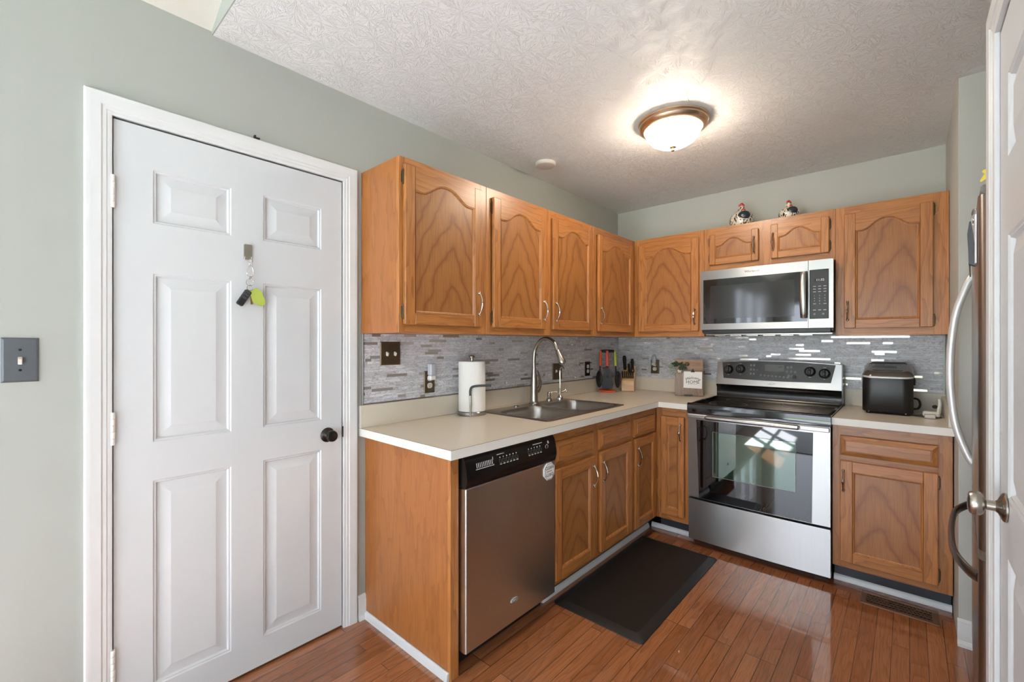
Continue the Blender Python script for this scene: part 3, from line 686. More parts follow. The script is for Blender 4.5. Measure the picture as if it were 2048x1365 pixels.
b = MB(); b.box(2.106, 2.113, -.009, -.0003, YSB, ZB-.0005, b=.001); b.box(0, 2.106, -.009, -.0003, YSB+.0002, YSB+.0055, b=.001); b.build('metal_edge', M['trimw'], bs2)

# ================================================================== APPLIANCES
def oval_badge(b, M0, w, h, m0, m1):
    b.push(M0)
    n = 28; b.prism([(w/2*math.cos(2*PI*i/n), h/2*math.sin(2*PI*i/n)) for i in range(n)], 0, .0022, 'z', m0)
    n = 20; arc = [(w*.36*math.cos(t), h*.30*math.sin(t), .0026) for t in [PI*.15+PI*1.5*i/n for i in range(n+1)]]
    b.tube(arc, .0009, 6, m1)
    b.tube([(-w*.62, -h*.2, .0024), (-w*.3, -h*.36, .0026), (w*.1, -h*.3, .0026), (w*.45, .1*h, .0024)], .0010, 6, m1)
    b.pop()
# --- dishwasher (local x along +Y, front toward +X)
dw = thing('dishwasher', 'stainless dishwasher with black control strip under the counter', 'dishwasher', (0, -2.4545, 0), PI/2)
DWW = .5915
b = MB(); b.box(.006, DWW-.006, -.61, -.03, .10, .868); b.build('tub', M['grayside'], dw)
b = MB(); b.box(0, DWW, -.664, -.612, .092, .745, 0, .004); b.box(.0005, DWW-.0005, -.656, -.6125, .093, .744, 1); b.build('door', [M['steelw'], M['steeld']], dw)
b = MB(); b.box(.012, DWW-.012, -.58, -.56, .004, .10); b.build('kick_plate', M['blkmat'], dw)
b = MB()
pr = [(-.612, .747), (-.664, .747), (-.667, .754), (-.672, .772), (-.672, .788), (-.668, .82), (-.660, .848), (-.652, .862), (-.640, .868), (-.612, .868)]
b.prism(pr, 0, DWW, 'x'); con = b.build('control_panel', M['blk'], dw, ang=50)
def surf_y(z):      # control panel front at height z
    for (ya, za), (yb, zb_) in zip(pr[1:-1], pr[2:]):
        if za <= z <= zb_: return ya+(yb-ya)*(z-za)/(zb_-za)
    return -.66
b = MB()
def mk(x0, x1, z0, z1):
    ya, yb = surf_y(z0)-.0005, surf_y(z1)-.0005; b.add([(x0,ya,z0),(x1,ya,z0),(x1,yb,z1),(x0,yb,z1)], [(0,1,2,3)])
for i in range(10): mk(.056+i*.0098, .0598+i*.0098, .817, .836)
mk(.05, .155, .811, .8135); mk(.151, .1545, .811, .845); b.build('vent_slots', M['mark'], con)
def icon(x):
    global b
    b = MB(); mk(x-.003, x-.0015, .8125, .826); mk(x+.009, x+.0105, .8125, .826); mk(x-.003, x+.004, .826, .8275); mk(x-.003, x+.0105, .8115, .813); b.build('button_outline', M['markg'], con)
    b = MB(); mk(x, x+.006, .832, .837); b.build('button_light', M['mark'], con)
    b = MB(); mk(x-.002, x+.011, .805, .8085); b.build('button_caption', M['mark'], con)
for i in range(6): icon(.192+.021*i)
for i in range(5): icon(.382+.021*i)
for a_, c_ in ((.178, .225), (.42, .49)): b = MB(); mk(a_, c_, .846, .849); b.build('panel_caption', M['mark'], con)
b = MB(); yy = surf_y(.824)-.001; b.tube([(.518+.010*math.cos(2*PI*i/16), yy, .824+.010*math.sin(2*PI*i/16)) for i in range(17)], .0009, 6); b.build('start_button', M['mark'], con)
b = MB(); mk(.530, .540, .836, .848); b.build('panel_caption', M['mark'], con)
b = MB(); oval_badge(b, tr(.288, -.664, .188) @ FRONT, .048, .022, 0, 1); b.build('logo_badge', [M['silver'], M['grayside']], dw)
# octagonal magnet on the door
mg = thing('dishwasher_magnet', 'small white octagonal clean or dirty magnet on the dishwasher door', 'magnet', (.6645, -1.9155, .7015), PI/2)
b = MB(); b.prism([(.044*math.cos(PI/8+PI/4*i), .044*math.sin(PI/8+PI/4*i)) for i in range(8)], -.004, 0, 'y'); b.build('plate', M['card'], mg)
b = MB(); b.text('CLEAN', .021, tr(0, -.0044, .016) @ FRONT, depth=.0002); b.box(-.020, .020, -.0046, -.004, -.001, .001); b.text('DIRTY', .021, tr(0, -.0044, -.016) @ FRONT @ Matrix.Rotation(PI, 4, 'Z'), depth=.0002)
for r in (.0395,):
    P = [(r*math.cos(PI/8+PI/4*i), -.0042, r*math.sin(PI/8+PI/4*i)) for i in range(9)]; b.tube(P, .0007, 6)
b.build('lettering', M['ink'], mg)

# --- stove
RX = 1.263; RW = .381
rg = thing('stove', 'stainless electric stove with black glass top and oven window', 'stove', (RX, 0, 0))
b = MB(); b.box(-RW+.003, RW-.003, -.645, -.03, .035, .888); b.box(-RW+.02, RW-.02, -.60, -.03, .0, .035); b.build('body', M['blk'], rg)
b = MB()
b.prism([(-.105, .893), (-.105, .918), (-.645, .918), (-.672, .9275), (-.690, .929), (-.699, .924), (-.702, .912), (-.700, .866), (-.690, .862), (-.640, .889)], -RW-.003, RW+.003, 'x', 0)
b.box(-RW-.0032, -RW+.014, -.69, -.105, .917, .9265, 0, .003); b.box(RW-.014, RW+.0032, -.69, -.105, .917, .9265, 0, .003)
ck = b.build('cooktop', M['blkgl'], rg, ang=40)
b = MB()
for x, y, r in ((-.19, -.50, .115), (.19, -.50, .095), (-.19, -.25, .078), (.19, -.25, .115)):
    P = [(x+r*math.cos(t), y+r*math.sin(t), .9183) for t in [2*PI*i/40 for i in range(41)]]
    b = MB()
    for dr in (0, -.006):
        Q = [(x+(r+dr)*math.cos(t), y+(r+dr)*math.sin(t), .91835) for t in [2*PI*i/40 for i in range(41)]]
        for i in range(40):
            a0, a1 = Q[i], Q[i+1]; k = (r+dr-.0012)/(r+dr)
            b.add([a0, a1, (x+(a1[0]-x)*k, y+(a1[1]-y)*k, a1[2]), (x+(a0[0]-x)*k, y+(a0[1]-y)*k, a0[2])], [(0,1,2,3)])
    b.build('burner_ring', M['markg'], ck)
# oven door: bowed stainless frame, glass, window
def bow(x): return -.688-.008*(1-(x/RW)**2)
b = MB(); n = 16
xs = [-RW+2*RW*i/n for i in range(n+1)]
b.prism([(xs[0], -.648)]+[(x, bow(x)) for x in xs]+[(xs[-1], -.648)], .318, .861, 'z', 0)
od = b.build('oven_door', M['steelv'], rg, ang=30)
b = MB(); gx = lambda t, s: (-.330+.018*(t**.8) if s < 0 else .3035-.006*t)
vs = []; rows = 10
for j in range(rows+1):
    t = j/rows; z = .822-(.822-.320)*t; xl, xr = gx(t, -1), gx(t, 1)
    for i in range(13):
        x = xl+(xr-xl)*i/12; vs.append((x, bow(x)-.0012, z))
b.add(vs, [(j*13+i, (j+1)*13+i, (j+1)*13+i+1, j*13+i+1) for j in range(rows) for i in range(12)])
gl = b.build('door_glass', M['oveng'], od)
b = MB(); vs = []
for j in range(2):
    for i in range(13):
        x = -.226+.448*i/12; vs.append((x, bow(x)-.0018, (.756, .474)[j]))
b.add(vs, [(i, 13+i, 14+i, i+1) for i in range(12)]); b.build('oven_window', M['ovenw'], gl)
b = MB()
P = [(-.226, bow(.226)-.002, .756), (.222, bow(.222)-.002, .756), (.222, bow(.222)-.002, .474), (-.226, bow(.226)-.002, .474)]
for i in range(4):
    A, B = Vector(P[i]), Vector(P[(i+1)%4]); b.tube([A+(B-A)*k/12+Vector((0, bow((A+(B-A)*k/12).x)-(A+(B-A)*k/12).y-.002, 0)) for k in range(13)], .0014, 6)
b.build('window_frame', M['markg'], gl)
b = MB()
b.box(-RW+.002, -.252, -.712, -.690, .834, .8585, 0, .003); b.box(.232, RW-.002, -.712, -.690, .834, .8585, 0, .003)
b.tube([(-.262, -.728, .847), (-.255, -.728, .847), (.236, -.728, .847), (.243, -.728, .847)], [.009, .0135, .0135, .009], 18, 1)
for x in (-.25, .232): b.box(x-.006, x+.006, -.728, -.69, .838, .856, 1, .002)
b.build('handle', [M['steel'], M['steel']], od)
b = MB(); n = 14
b.prism([(xs[0], -.645)]+[(x, bow(x)+.006) for x in xs]+[(xs[-1], -.645)], .040, .292, 'z', 0)
b.prism([(xs[0], -.645)]+[(x, bow(x)-.006) for x in xs]+[(xs[-1], -.645)], .2925, .306, 'z', 0)
b.build('storage_drawer', M['steelv'], rg, ang=30)
# backguard with its control panel
b = MB()
nn = 20; topz = lambda x: 1.176+.018*(1-(x/RW)**2)
yz = lambda z: -.118+(z-1.0)*.17
vs = []
for i in range(nn+1):
    x = -RW+2*RW*i/nn; vs += [(x, yz(1.012), 1.012), (x, yz(topz(x)), topz(x)), (x, -.03, topz(x)), (x, -.03, .93)]
b.add(vs, [(i*4+k, (i+1)*4+k, (i+1)*4+k+1, i*4+k+1) for i in range(nn) for k in range(3)]+[(0,1,2,3), (nn*4+3, nn*4+2, nn*4+1, nn*4)])
b.build('backguard', M['steel'], rg, ang=30)
b = MB(); b.prism([(-.03, .90), (-.108, .918), (-.100, .93), (-.098, .985), (-.113, 1.005), (-.116, 1.012), (-.03, 1.012)], -RW-.002, RW+.002, 'x'); b.box(RW-.002, RW+.004, -.116, -.03, .93, 1.178); b.build('backguard_skirt', M['blk'], rg, ang=40)
b = MB(); vs = []
for i in range(nn+1):
    t = i/nn; xt = -.346+.692*t; xb = -.333+.655*t; zt = topz(xt)-.005; zbm = 1.058-.006*math.sin(PI*t)
    vs += [(xb, yz(zbm)-.0015, zbm), (xt, yz(zt)-.0015, zt)]
b.add(vs, [(i*2, (i+1)*2, (i+1)*2+1, i*2+1) for i in range(nn)])
cp = b.build('control_panel', M['panelgr'], rg)
PM = lambda x, z, d=.0018: tr(x, yz(z)-d, z) @ Matrix.Rotation(-math.atan(.17), 4, 'X') @ FRONT
for x, z in ((-.300, 1.121), (-.219, 1.128), (.207, 1.1265), (.287, 1.117)):
    b = MB(); b.push(PM(x, z)); b.lathe([(.033, 0), (.033, .001), (.031, .003), (.0265, .006), (.024, .016), (.022, .019), (0, .0195)], 24); b.box(-.0065, .0065, -.027, .027, .012, .031, b=.004); b.pop()
    kn = b.build('control_knob', M['blkpl'], cp)
    b = MB(); b.push(PM(x, z, .0338)); b.lathe([(.003, 0), (.0028, .0006), (0, .001)], 10); b.pop(); b.build('knob_dot', M['mark'], kn)
    for dz, w_ in ((.038, .008), (-.036, .006)): b = MB(); b.push(PM(x, z+dz, .002)); b.box(-w_, w_, -.0011, .0011, 0, .0006); b.pop(); b.build('knob_caption', M['mark'], cp)
b = MB()
for x, z in ((.118, 1.0865),): 
    b.push(PM(x, z)); b.lathe([(.012, 0), (.012, .002), (.009, .0045), (0, .005)], 16); b.pop()
b.build('indicator_button', M['blkpl'], cp)
b = MB(); b.push(PM(-.003, 1.144, .0017)); b.box(-.058, .060, -.024, .024, 0, .0004); b.pop(); b.build('display', M['blkgl'], cp)
b = MB()
def pd(x, z, r=.0065, rz=None):
    b = MB(); b.push(PM(x, z, .0019)); b.lathe([(r, 0), (r, .0005)], 14, sy=(rz or r)/r); b.pop(); b.build('touch_pad', M['markg'], cp)
for i, x in enumerate((-.150, -.130)):
    for z in (1.158, 1.127, 1.098): pd(x, z, .006, .008)
pd(-.110, 1.127, .006, .003)
for i in range(8): pd(-.085+.0235*i, 1.0905-.0012*i, .0075, .006)
for x, z in ((.078, 1.15), (.099, 1.152), (.075, 1.122), (.099, 1.122), (.122, 1.120), (.085, 1.093), (.105, 1.0915)): pd(x, z, .0075, .0085)
b = MB(); b.text('0:00', .016, PM(.036, 1.150, .0026), sp=.9); b.build('display_digits', M['markg'], cp)
b = MB(); oval_badge(b, tr(-.012, yz(1.034)-.001, 1.034) @ FRONT, .045, .016, 0, 1); b.build('logo_badge', [M['silver'], M['grayside']], rg)

# --- microwave over the stove
MXC = 1.2455; MW = .3825; mz0, mz1 = 1.411, 1.8225
mw = thing('microwave', 'stainless over-the-range microwave with black window', 'microwave', (MXC, 0, 0))
b = MB(); b.box(-MW+.002, MW-.002, -.375, -.012, 1.392, mz1-.0005, 0, .002); b.box(-MW+.012, MW-.012, -.39, -.05, 1.382, 1.412, 0, .004); b.build('body', M['blkpl'], mw)
SP = 1.503-MXC
def frame4(b, x0, x1, z0, z1, hx0, hx1, hz0, hz1, y0, y1, m=0):
    b.box(x0, x1, y0, y1, hz1, z1, m); b.box(x0, x1, y0, y1, z0, hz0, m); b.box(x0, hx0, y0, y1, hz0, hz1, m); b.box(hx1, x1, y0, y1, hz0, hz1, m)
b = MB(); frame4(b, -MW, SP-.001, mz0, mz1, -MW+.019, SP-.004, 1.452, 1.760, -.402, -.376); b.box(-MW, SP-.001, -.38, -.3755, mz0, mz1)
dr = b.build('door', M['steel'], mw)
b = MB(); b.box(-MW+.019, SP-.004, -.4015, -.385, 1.452, 1.760); dg = b.build('door_glass', M['mwgl'], dr)
b = MB(); b.box(-MW+.066, SP-.072, -.4019, -.4014, 1.486, 1.715); b.build('window_screen', M['mwwin'], dg)
b = MB(); n = 18; pts = []
for i in range(n+1):
    t = i/n; pts.append((SP-.022, -.412-.030*math.sin(PI*t)**.75, 1.474+.281*t))
b.tube(pts, .0178, 14, flat=.36, up=(1,0,0)); 
for z in (1.479, 1.750): b.box(SP-.034, SP-.010, -.415, -.4, z-.006, z+.006, b=.002)
b.build('handle', M['steelv'], dr)
b = MB(); b.text('Whirlpool', .021, tr(-.055, -.4024, 1.793) @ FRONT, depth=.0003); b.build('lettering', M['ink'], dr)
b = MB(); frame4(b, SP+.001, MW, mz0, mz1, SP+.006, MW-.022, 1.466, 1.764, -.402, -.376); cpn = b.build('control_panel_frame', M['steel'], mw)
b = MB(); b.box(SP+.006, MW-.022, -.4012, -.376, 1.466, 1.764, b=.003); cpp = b.build('control_panel', M['blkpl'], cpn)
cx = (SP+.006+MW-.022)/2
b = MB(); b.box(cx-.026, cx+.030, -.4018, -.4010, 1.688, 1.712); b.build('display', M['panelgr'], cpp)
b = MB(); b.text('11:32', .019, tr(cx+.006, -.4022, 1.7) @ FRONT, depth=.0002); b.build('display_digits', M['lcd'], cpp)
def key_bar(x, z, w_=.014, h_=.003): b = MB(); b.box(x, x+w_, -.4016, -.4010, z, z+h_); b.build('key_caption', M['mark'], cpp)
for r in range(3):
    for q in range(3): key_bar(cx-.030+.026*q, 1.661-.0165*r)
for i, ch in enumerate('1234567890'):
    r, q = (i//3, i%3) if i < 9 else (3, 1)
    b = MB(); b.text(ch, .010, tr(cx-.023+.026*q, -.4014, 1.606-.0165*r) @ FRONT, depth=.0002); b.build('number_key', M['mark'], cpp)
for q in (0, 2): key_bar(cx-.030+.026*q, 1.555)
for q in range(3): key_bar(cx-.030+.026*q, 1.517, .014, .004)
for q in (0, 2):
    b = MB(); b.push(tr(cx-.023+.022*q, -.4012, 1.495) @ FRONT); b.lathe([(.006, 0), (.006, .0004)], 12); b.pop(); b.build('round_key', M['markg'], cpp)
b = MB(); b.box(-MW+.03, MW-.004, -.386, -.30, 1.372, 1.383, b=.002)
for i in range(6): b.box(-MW+.09+.1*i, -MW+.16+.1*i, -.385, -.34, 1.366, 1.3725)
b.build('underside_grille', M['steel'], mw)

# --- refrigerator, front turned slightly
fa = math.atan2(-.95, -.058)
fr = thing('refrigerator', 'tall stainless refrigerator at the right, mostly hidden behind the closet casing', 'refrigerator', (2.162, -.903, 0), fa)
FW = .948
def slab(b, z0, z1, m=0):
    r = .034; pts = [(0, .06)]
    for cx_, a0 in ((r*.5, 180), (FW-r, 270)):
        rr = r*.5 if a0 == 180 else r
        for i in range(9): t = R(a0+90*i/8); pts.append((cx_+rr*math.cos(t), rr+rr*math.sin(t)))
    pts.append((FW, .06)); b.prism(pts, z0, z1, 'z', m)
b = MB(); b.box(.006, FW-.006, .066, .76, .03, 1.735, 0, .004); b.box(.05, FW-.05, .10, .70, 0, .03); b.build('cabinet_body', M['grayside'], fr)
b = MB(); slab(b, .742, 1.737); fd = b.build('door', M['steelv'], fr, ang=40)
b = MB(); slab(b, .085, .716); ff = b.build('freezer_drawer', M['steelv'], fr, ang=40)
b = MB(); b.box(.01, FW-.012, .016, .062, .716, .742); b.build('door_gasket', M['blkpl'], fr)
b = MB(); b.box(FW-.10, FW-.002, .004, .15, 1.738, 1.762, b=.006); b.build('hinge_cover', M['markg'], fr)
pts = bez([(.055, .003, .815), (.055, -.018, .86), (.055, -.052, .99), (.055, -.066, 1.2), (.055, -.052, 1.42), (.055, -.018, 1.555), (.055, .003, 1.605)], 6)
b = MB(); b.tube(pts, .0135, 14, flat=.75); b.build('handle', M['silver'], fd)
pts = bez([(.05, .004, .64), (.085, -.02, .64), (.22, -.050, .64), (.45, -.058, .64), (.68, -.050, .64), (.82, -.020, .64), (.865, .004, .64)], 6)
b = MB(); b.tube(pts, .0165, 14, flat=.55, up=(0,0,1)); b.build('handle', M['steeld'], ff)
FM = fr.matrix_world.copy() if False else Matrix.Translation((2.162, -.903, 0)) @ Matrix.Rotation(fa, 4, 'Z')
def on_fridge(x, y, z): return tuple((FM @ Vector((x, y, z))))
npd = thing('magnetic_notepad', 'spiral wire notepad hung on the refrigerator door', 'notepad', on_fridge(.86, -.0018, 0), fa)
b = MB(); b.box(-.045, .045, -.004, 0, 1.55, 1.69, b=.001); b.build('pad', M['card'], npd)
for i in range(8):
    b = MB(); b.tube([(-.038+.0108*i, -.005+.0055*math.cos(t), 1.692+.016*math.sin(t)) for t in [2*PI*k/14 for k in range(15)]], .0012, 6, cap=False); b.build('wire_ring', M['chrome'], npd)
clp = thing('magnetic_bottle_opener', 'dark grey magnetic clip on the refrigerator door over the notepad', 'magnet', on_fridge(.87, -.0048, 0), fa)
b = MB(); b.prism([(0, 1.545), (-.013, 1.552), (-.014, 1.60), (-.016, 1.64), (-.012, 1.675), (-.008, 1.675), (-.004, 1.64), (0, 1.60)], -.014, .014, 'x'); b.build('clip', M['grayside'], clp)
b = MB(); b.tube([(0, -.011, 1.552), (0, -.010, 1.515)], .0016, 8); b.build('pin', M['bronze'], clp)
fl = thing('flower_vase', 'yellow flowers in a small vase on top of the refrigerator', 'flowers', on_fridge(.86, .21, 1.7362))
b = MB(); b.lathe([(.028, 0), (.034, .02), (.036, .04), (.02, .07), (.016, .085)], 16); b.build('vase', M['card'], fl)
def flower(parent, c, r, mat, tilt):
    b = MB(); b.push(tr(*c) @ axis(tilt))
    for i in range(6):
        b.push(Matrix.Rotation(i*PI/3, 4, 'Z')); b.add([(0,0,0), (r*.5,-r*.28,.004), (r,-r*.08,-.002), (r,r*.08,-.002), (r*.5,r*.28,.004)], [(0,1,2,3,4)]); b.add([(0,0,-.001), (r*.5,-r*.28,.003), (r,-r*.08,-.003), (r,r*.08,-.003), (r*.5,r*.28,.003)], [(4,3,2,1,0)]); b.pop()
    b.ball((0,0,.004), r*.2, m=0); b.pop(); return b.build('flower_head', mat, parent)
for c, t in (((-.180, -.032, .066), (-.5,-.75,.35)), ((-.06, -.04, .085), (-.2,-.8,.5)), ((-.158, -.03, .122), (-.6,-.5,.4)), ((.05, .0, .13), (.3,-.4,.8))):
    b = MB(); b.tube(bez([(0,0,.06), (c[0]*.4, c[1]*.4, .10), c], 5), .0016, 6); b.build('stem', M['leaf'], fl); flower(fl, c, .034, M['yel'], t)

# ================================================================== SINK AND TAPS
sk = thing('kitchen_sink', 'double bowl stainless drop-in sink', 'sink', ((SX0+SX1)/2, (SY0+SY1)/2, CT))
hx, hy = (SX1-SX0)/2, (SY1-SY0)/2
def rrect(x0, x1, y0, y1, r, n=6):
    out = []
    for cx_, cy_, a0 in ((x1-r, y1-r, 0), (x0+r, y1-r, 90), (x0+r, y0+r, 180), (x1-r, y0+r, 270)):
        for i in range(n+1): t = R(a0+90*i/n); out.append((cx_+r*math.cos(t), cy_+r*math.sin(t)))
    return out
BX0, BX1 = -.155, .222
bowls = [(BX0, BX1, -hy+.035, -.02), (BX0, BX1, .02, hy-.035)]
b = MB()
# rim as a grid with two rounded holes: strips plus corner fillers
zt = .0045
b.box(-hx+.008, BX0, -hy+.008, hy-.008, .0006, zt); b.box(BX1, hx-.008, -hy+.008, hy-.008, .0006, zt)
b.box(BX0, BX1, -hy+.008, bowls[0][2], .0006, zt); b.box(BX0, BX1, bowls[0][3], bowls[1][2], .0006, zt); b.box(BX0, BX1, bowls[1][3], hy-.008, .0006, zt)
o_ = rrect(-hx, hx, -hy, hy, .022); i_ = rrect(-hx+.009, hx-.009, -hy+.009, hy-.009, .014); n = len(o_)
b.add([(x, y, .0003) for x, y in o_]+[(x, y, zt+.0008) for x, y in i_]+[(x*.985, y*.985, zt) for x, y in i_], [(i, (i+1)%n, n+(i+1)%n, n+i) for i in range(n)]+[(n+i, n+(i+1)%n, 2*n+(i+1)%n, 2*n+i) for i in range(n)])
for x0_, x1_, y0_, y1_ in bowls:
    q = rrect(x0_, x1_, y0_, y1_, .075, 8); m_ = len(q)//4
    for ci, (px, py) in enumerate(((x1_, y1_), (x0_, y1_), (x0_, y0_), (x1_, y0_))):
        arc = q[ci*m_:(ci+1)*m_]; b.add([(px, py, zt)]+[(x, y, zt) for x, y in arc], [(0, k+2, k+1) if False else (0, k+1, k+2) for k in range(len(arc)-1)])
        for k in range(len(arc)-1): pass
b.build('rim', M['sink'], sk, ang=40)
for x0_, x1_, y0_, y1_ in bowls:
    b = MB(); lv = [(0, zt, .075), (.002, zt-.004, .073), (.005, -.02, .070), (.014, -.13, .065), (.030, -.155, .055), (.07, -.165, .04)]
    loops = [[(x, y, z) for x, y in rrect(x0_+s, x1_-s, y0_+s, y1_-s, r, 8)] for s, z, r in lv]; n = len(loops[0])
    b.add([p for l in loops for p in l], [(k*n+(i+1)%n, k*n+i, k*n+n+i, k*n+n+(i+1)%n) [::-1] for k in range(len(loops)-1) for i in range(n)]); b.add(loops[-1], [tuple(range(n))])
    bw = b.build('bowl', M['sink'], sk, ang=60)
    b = MB(); b.push(tr((x0_+x1_)/2, (y0_+y1_)/2, -.1645)); b.lathe([(.056, 0), (.054, .002), (.04, .001), (.036, -.003), (0, -.003)], 24); b.pop(); b.build('drain', M['chrome'], bw)
fc = thing('kitchen_faucet', 'tall brushed nickel gooseneck pull-down faucet', 'faucet', (.118, -1.352, CT+.0052))
# base position on the sink deck
b = MB(); b.lathe([(.034, 0), (.034, .004), (.029, .010), (.027, .02), (.0255, .08), (.022, .15), (.0185, .20), (.0150, .228), (.0150, .232)], 24); b.build('body', M['nickel'], fc)
sp = bez([(0,0,.230), (0,0,.30), (.012,0,.36), (.055,0,.415), (.110,0,.428), (.162,0,.402), (.190,0,.352)], 7)
b = MB(); b.tube(sp, .0125, 16); b.build('spout', M['nickel'], fc)
A = Vector(sp[-1]); D = (Vector((.232,0,.268))-A).normalized()
b = MB(); b.push(tr(*A) @ axis(D)); b.lathe([(.0128, -.004), (.0145, 0), (.0150, .01), (.0190, .04), (.0225, .068), (.0225, .084), (.019, .092), (.015, .093), (0, .091)], 20); b.pop(); b.build('spray_head', M['nickel'], fc)
b = MB(); b.push(tr(*(A+D*.012))); b.pop()
b.tube(bez([(.002,.014,.075), (.004,.042,.088), (.006,.058,.125), (.004,.052,.17), (.0,.036,.218)], 6), [.016]*7+[.015-.0006*i for i in range(18)], 12, flat=.7); b.build('lever_handle', M['nickel'], fc)
sd = thing('soap_dispenser', 'small brushed nickel soap dispenser pump behind the sink bowls', 'soap dispenser', (.118, -1.187, CT+.0052))
b = MB(); b.lathe([(.021, 0), (.021, .004), (.018, .016), (.011, .022), (.011, .034), (.013, .036), (.013, .058), (.010, .062), (0, .063)], 18); b.build('pump', M['nickel'], sd)
b = MB(); b.tube(bez([(.004,.004,.052), (.018,.012,.064), (.040,.024,.066), (.056,.032,.052)], 5), [.006]*8+[.005-.0002*i for i in range(8)], 10); b.build('spout', M['nickel'], sd)
ft = thing('filter_faucet', 'slim chrome drinking water faucet right of the soap dispenser', 'faucet', (.122, -1.066, CT+.0052))
b = MB(); b.lathe([(.023, 0), (.023, .012), (.019, .022), (.013, .028), (.010, .034), (.0095, .075), (.007, .080)], 18); b.build('body', M['chrome'], ft)
b = MB(); b.tube(bez([(0,0,.076), (0,0,.16), (0,0,.205), (.010,0,.226), (.028,0,.228), (.040,0,.214)], 5), .0048, 10); b.build('spout', M['chrome'], ft)
b = MB(); b.tube(bez([(.004,.004,.05), (.018,.024,.058), (.024,.040,.068)], 4), [.007]*3+[.006]*6, 10); b.tube([(.018,.040,.078), (.030,.040,.054)], .0045, 8); b.ball((.018,.040,.078), .006, n=10); b.ball((.030,.040,.054), .006, n=10); b.build('lever', M['chrome'], ft)
cpx = thing('sink_hole_cap', 'small polished cap on the sink deck left of the faucet', 'cap', (.118, -1.53, CT+.0052))
b = MB(); b.lathe([(.0185, 0), (.0185, .003), (.014, .007), (.006, .0075), (.006, .011), (0, .0115)], 18); b.build('cap', M['chrome'], cpx)

# ================================================================== THINGS ON THE COUNTER
ph = thing('paper_towel_holder', 'brushed steel paper towel holder on the counter by the sink', 'paper towel holder', (.106, -1.899, CT+.0008))
b = MB(); b.lathe([(.0815, .0005), (.0825, .003), (.0825, .017), (.0795, .021), (0, .0215)], 40); b.build('base', M['steelv'], ph)
b = MB(); b.tube([(0,0,.02), (0,0,.316)], .008, 12); b.build('post', M['nickel'], ph)
b = MB(); b.push(tr(0,0,.314)); b.lathe([(.009, 0), (.009, .004), (.016, .008), (.017, .014), (.014, .019), (0, .021)], 18); b.pop(); b.build('finial', M['nickel'], ph)
ax_, ay_ = .060, -.068
b = MB(); b.tube([(ax_, ay_, .0), (ax_, ay_, .118)], .0058, 12); b.build('arm_post', M['nickel'], ph)
b = MB(); b.tube(bez([(ax_, ay_, .115), (ax_, ay_, .145), (ax_+.004, ay_+.012, .163), (ax_+.026, ay_+.050, .168), (ax_+.060, ay_+.100, .168)], 6), .0066, 12); b.build('arm', M['grayside'], ph)
pt = thing('paper_towel_roll', 'white paper towel roll on the steel holder', 'paper towels', (.106, -1.899, CT+.0228))
b = MB(); b.lathe([(.020, 0), (.0755, 0), (.0765, .001), (.0765, .278), (.0755, .279), (.020, .279), (.020, 0)], 48, cap=False); b.build('roll', M['paper'], pt)

ut = thing('utensil_carousel', 'round orange based carousel hung with kitchen utensils', 'utensil holder', (.098, -.365, CT+.0008))
b = MB(); b.lathe([(.066, .0), (.068, .003), (.068, .012), (.060, .017), (.02, .022), (0, .023)], 36); b.build('base', M['orange'], ut)
b = MB(); b.tube([(0,0,.02), (0,0,.335)], .010, 12); b.build('post', M['nylon'], ut)
b = MB(); b.push(tr(0,0,.322)); b.lathe([(.012, 0), (.052, .004), (.060, .010), (.060, .020), (.048, .026), (0, .028)], 28); b.pop(); b.build('top_ring', M['nylon'], ut)
va = math.atan2(-3.27, 1.86)     # direction from the carousel to the room
def utensil(name, label, ang, mat, head):
    c, s = math.cos(ang), math.sin(ang)
    o = thing(name, label, 'utensil', (.098, -.365, CT+.0008), ang, 'utensils on the orange carousel')
    b = MB(); b.tube([(.070,0,.340), (.0702,0,.325), (.0715,0,.28), (.074,0,.215)], [.007,.0105,.0145,.0140], 12, flat=.68, up=(0,1,0)); b.build('handle', mat, o)
    b = MB(); b.tube([(.074,0,.218), (.077,0,.16), (.081,0,.12)], [.0068,.0062,.0065], 10); b.build('shaft', M['nylon'], o)
    b = MB()
    if head == 'spoon': b.push(tr(.085,0,.108) @ Matrix.Diagonal((.013,.036,.070,1))); b.lathe([(math.cos(-PI/2+PI*i/10), math.sin(-PI/2+PI*i/10)) for i in range(11)], 18, cap=False); b.pop()
    elif head == 'turner': b.prism([(-.010,.205), (.010,.205), (.030,.15), (.046,.070), (.040,.032), (-.040,.032), (-.046,.070), (-.030,.15)], .080, .084, 'x')
    else: b.push(tr(.092,0,.105) @ Matrix.Diagonal((.020,.042,.070,1))); b.lathe([(math.cos(-PI/2+PI*i/10), math.sin(-PI/2+PI*i/10)) for i in range(11)], 18, cap=False); b.pop()
    b.build('head', M['nylon'], o)
utensil('serving_spoon', 'orange handled black spoon on the carousel, at its left', va-R(48), M['orange'], 'spoon')
utensil('spatula', 'coral red handled black turner at the front of the carousel', va+R(2), M['red'], 'turner')
utensil('ladle', 'lime green handled black ladle on the carousel, nearest the knife block', va+R(68), M['lime'], 'ladle')

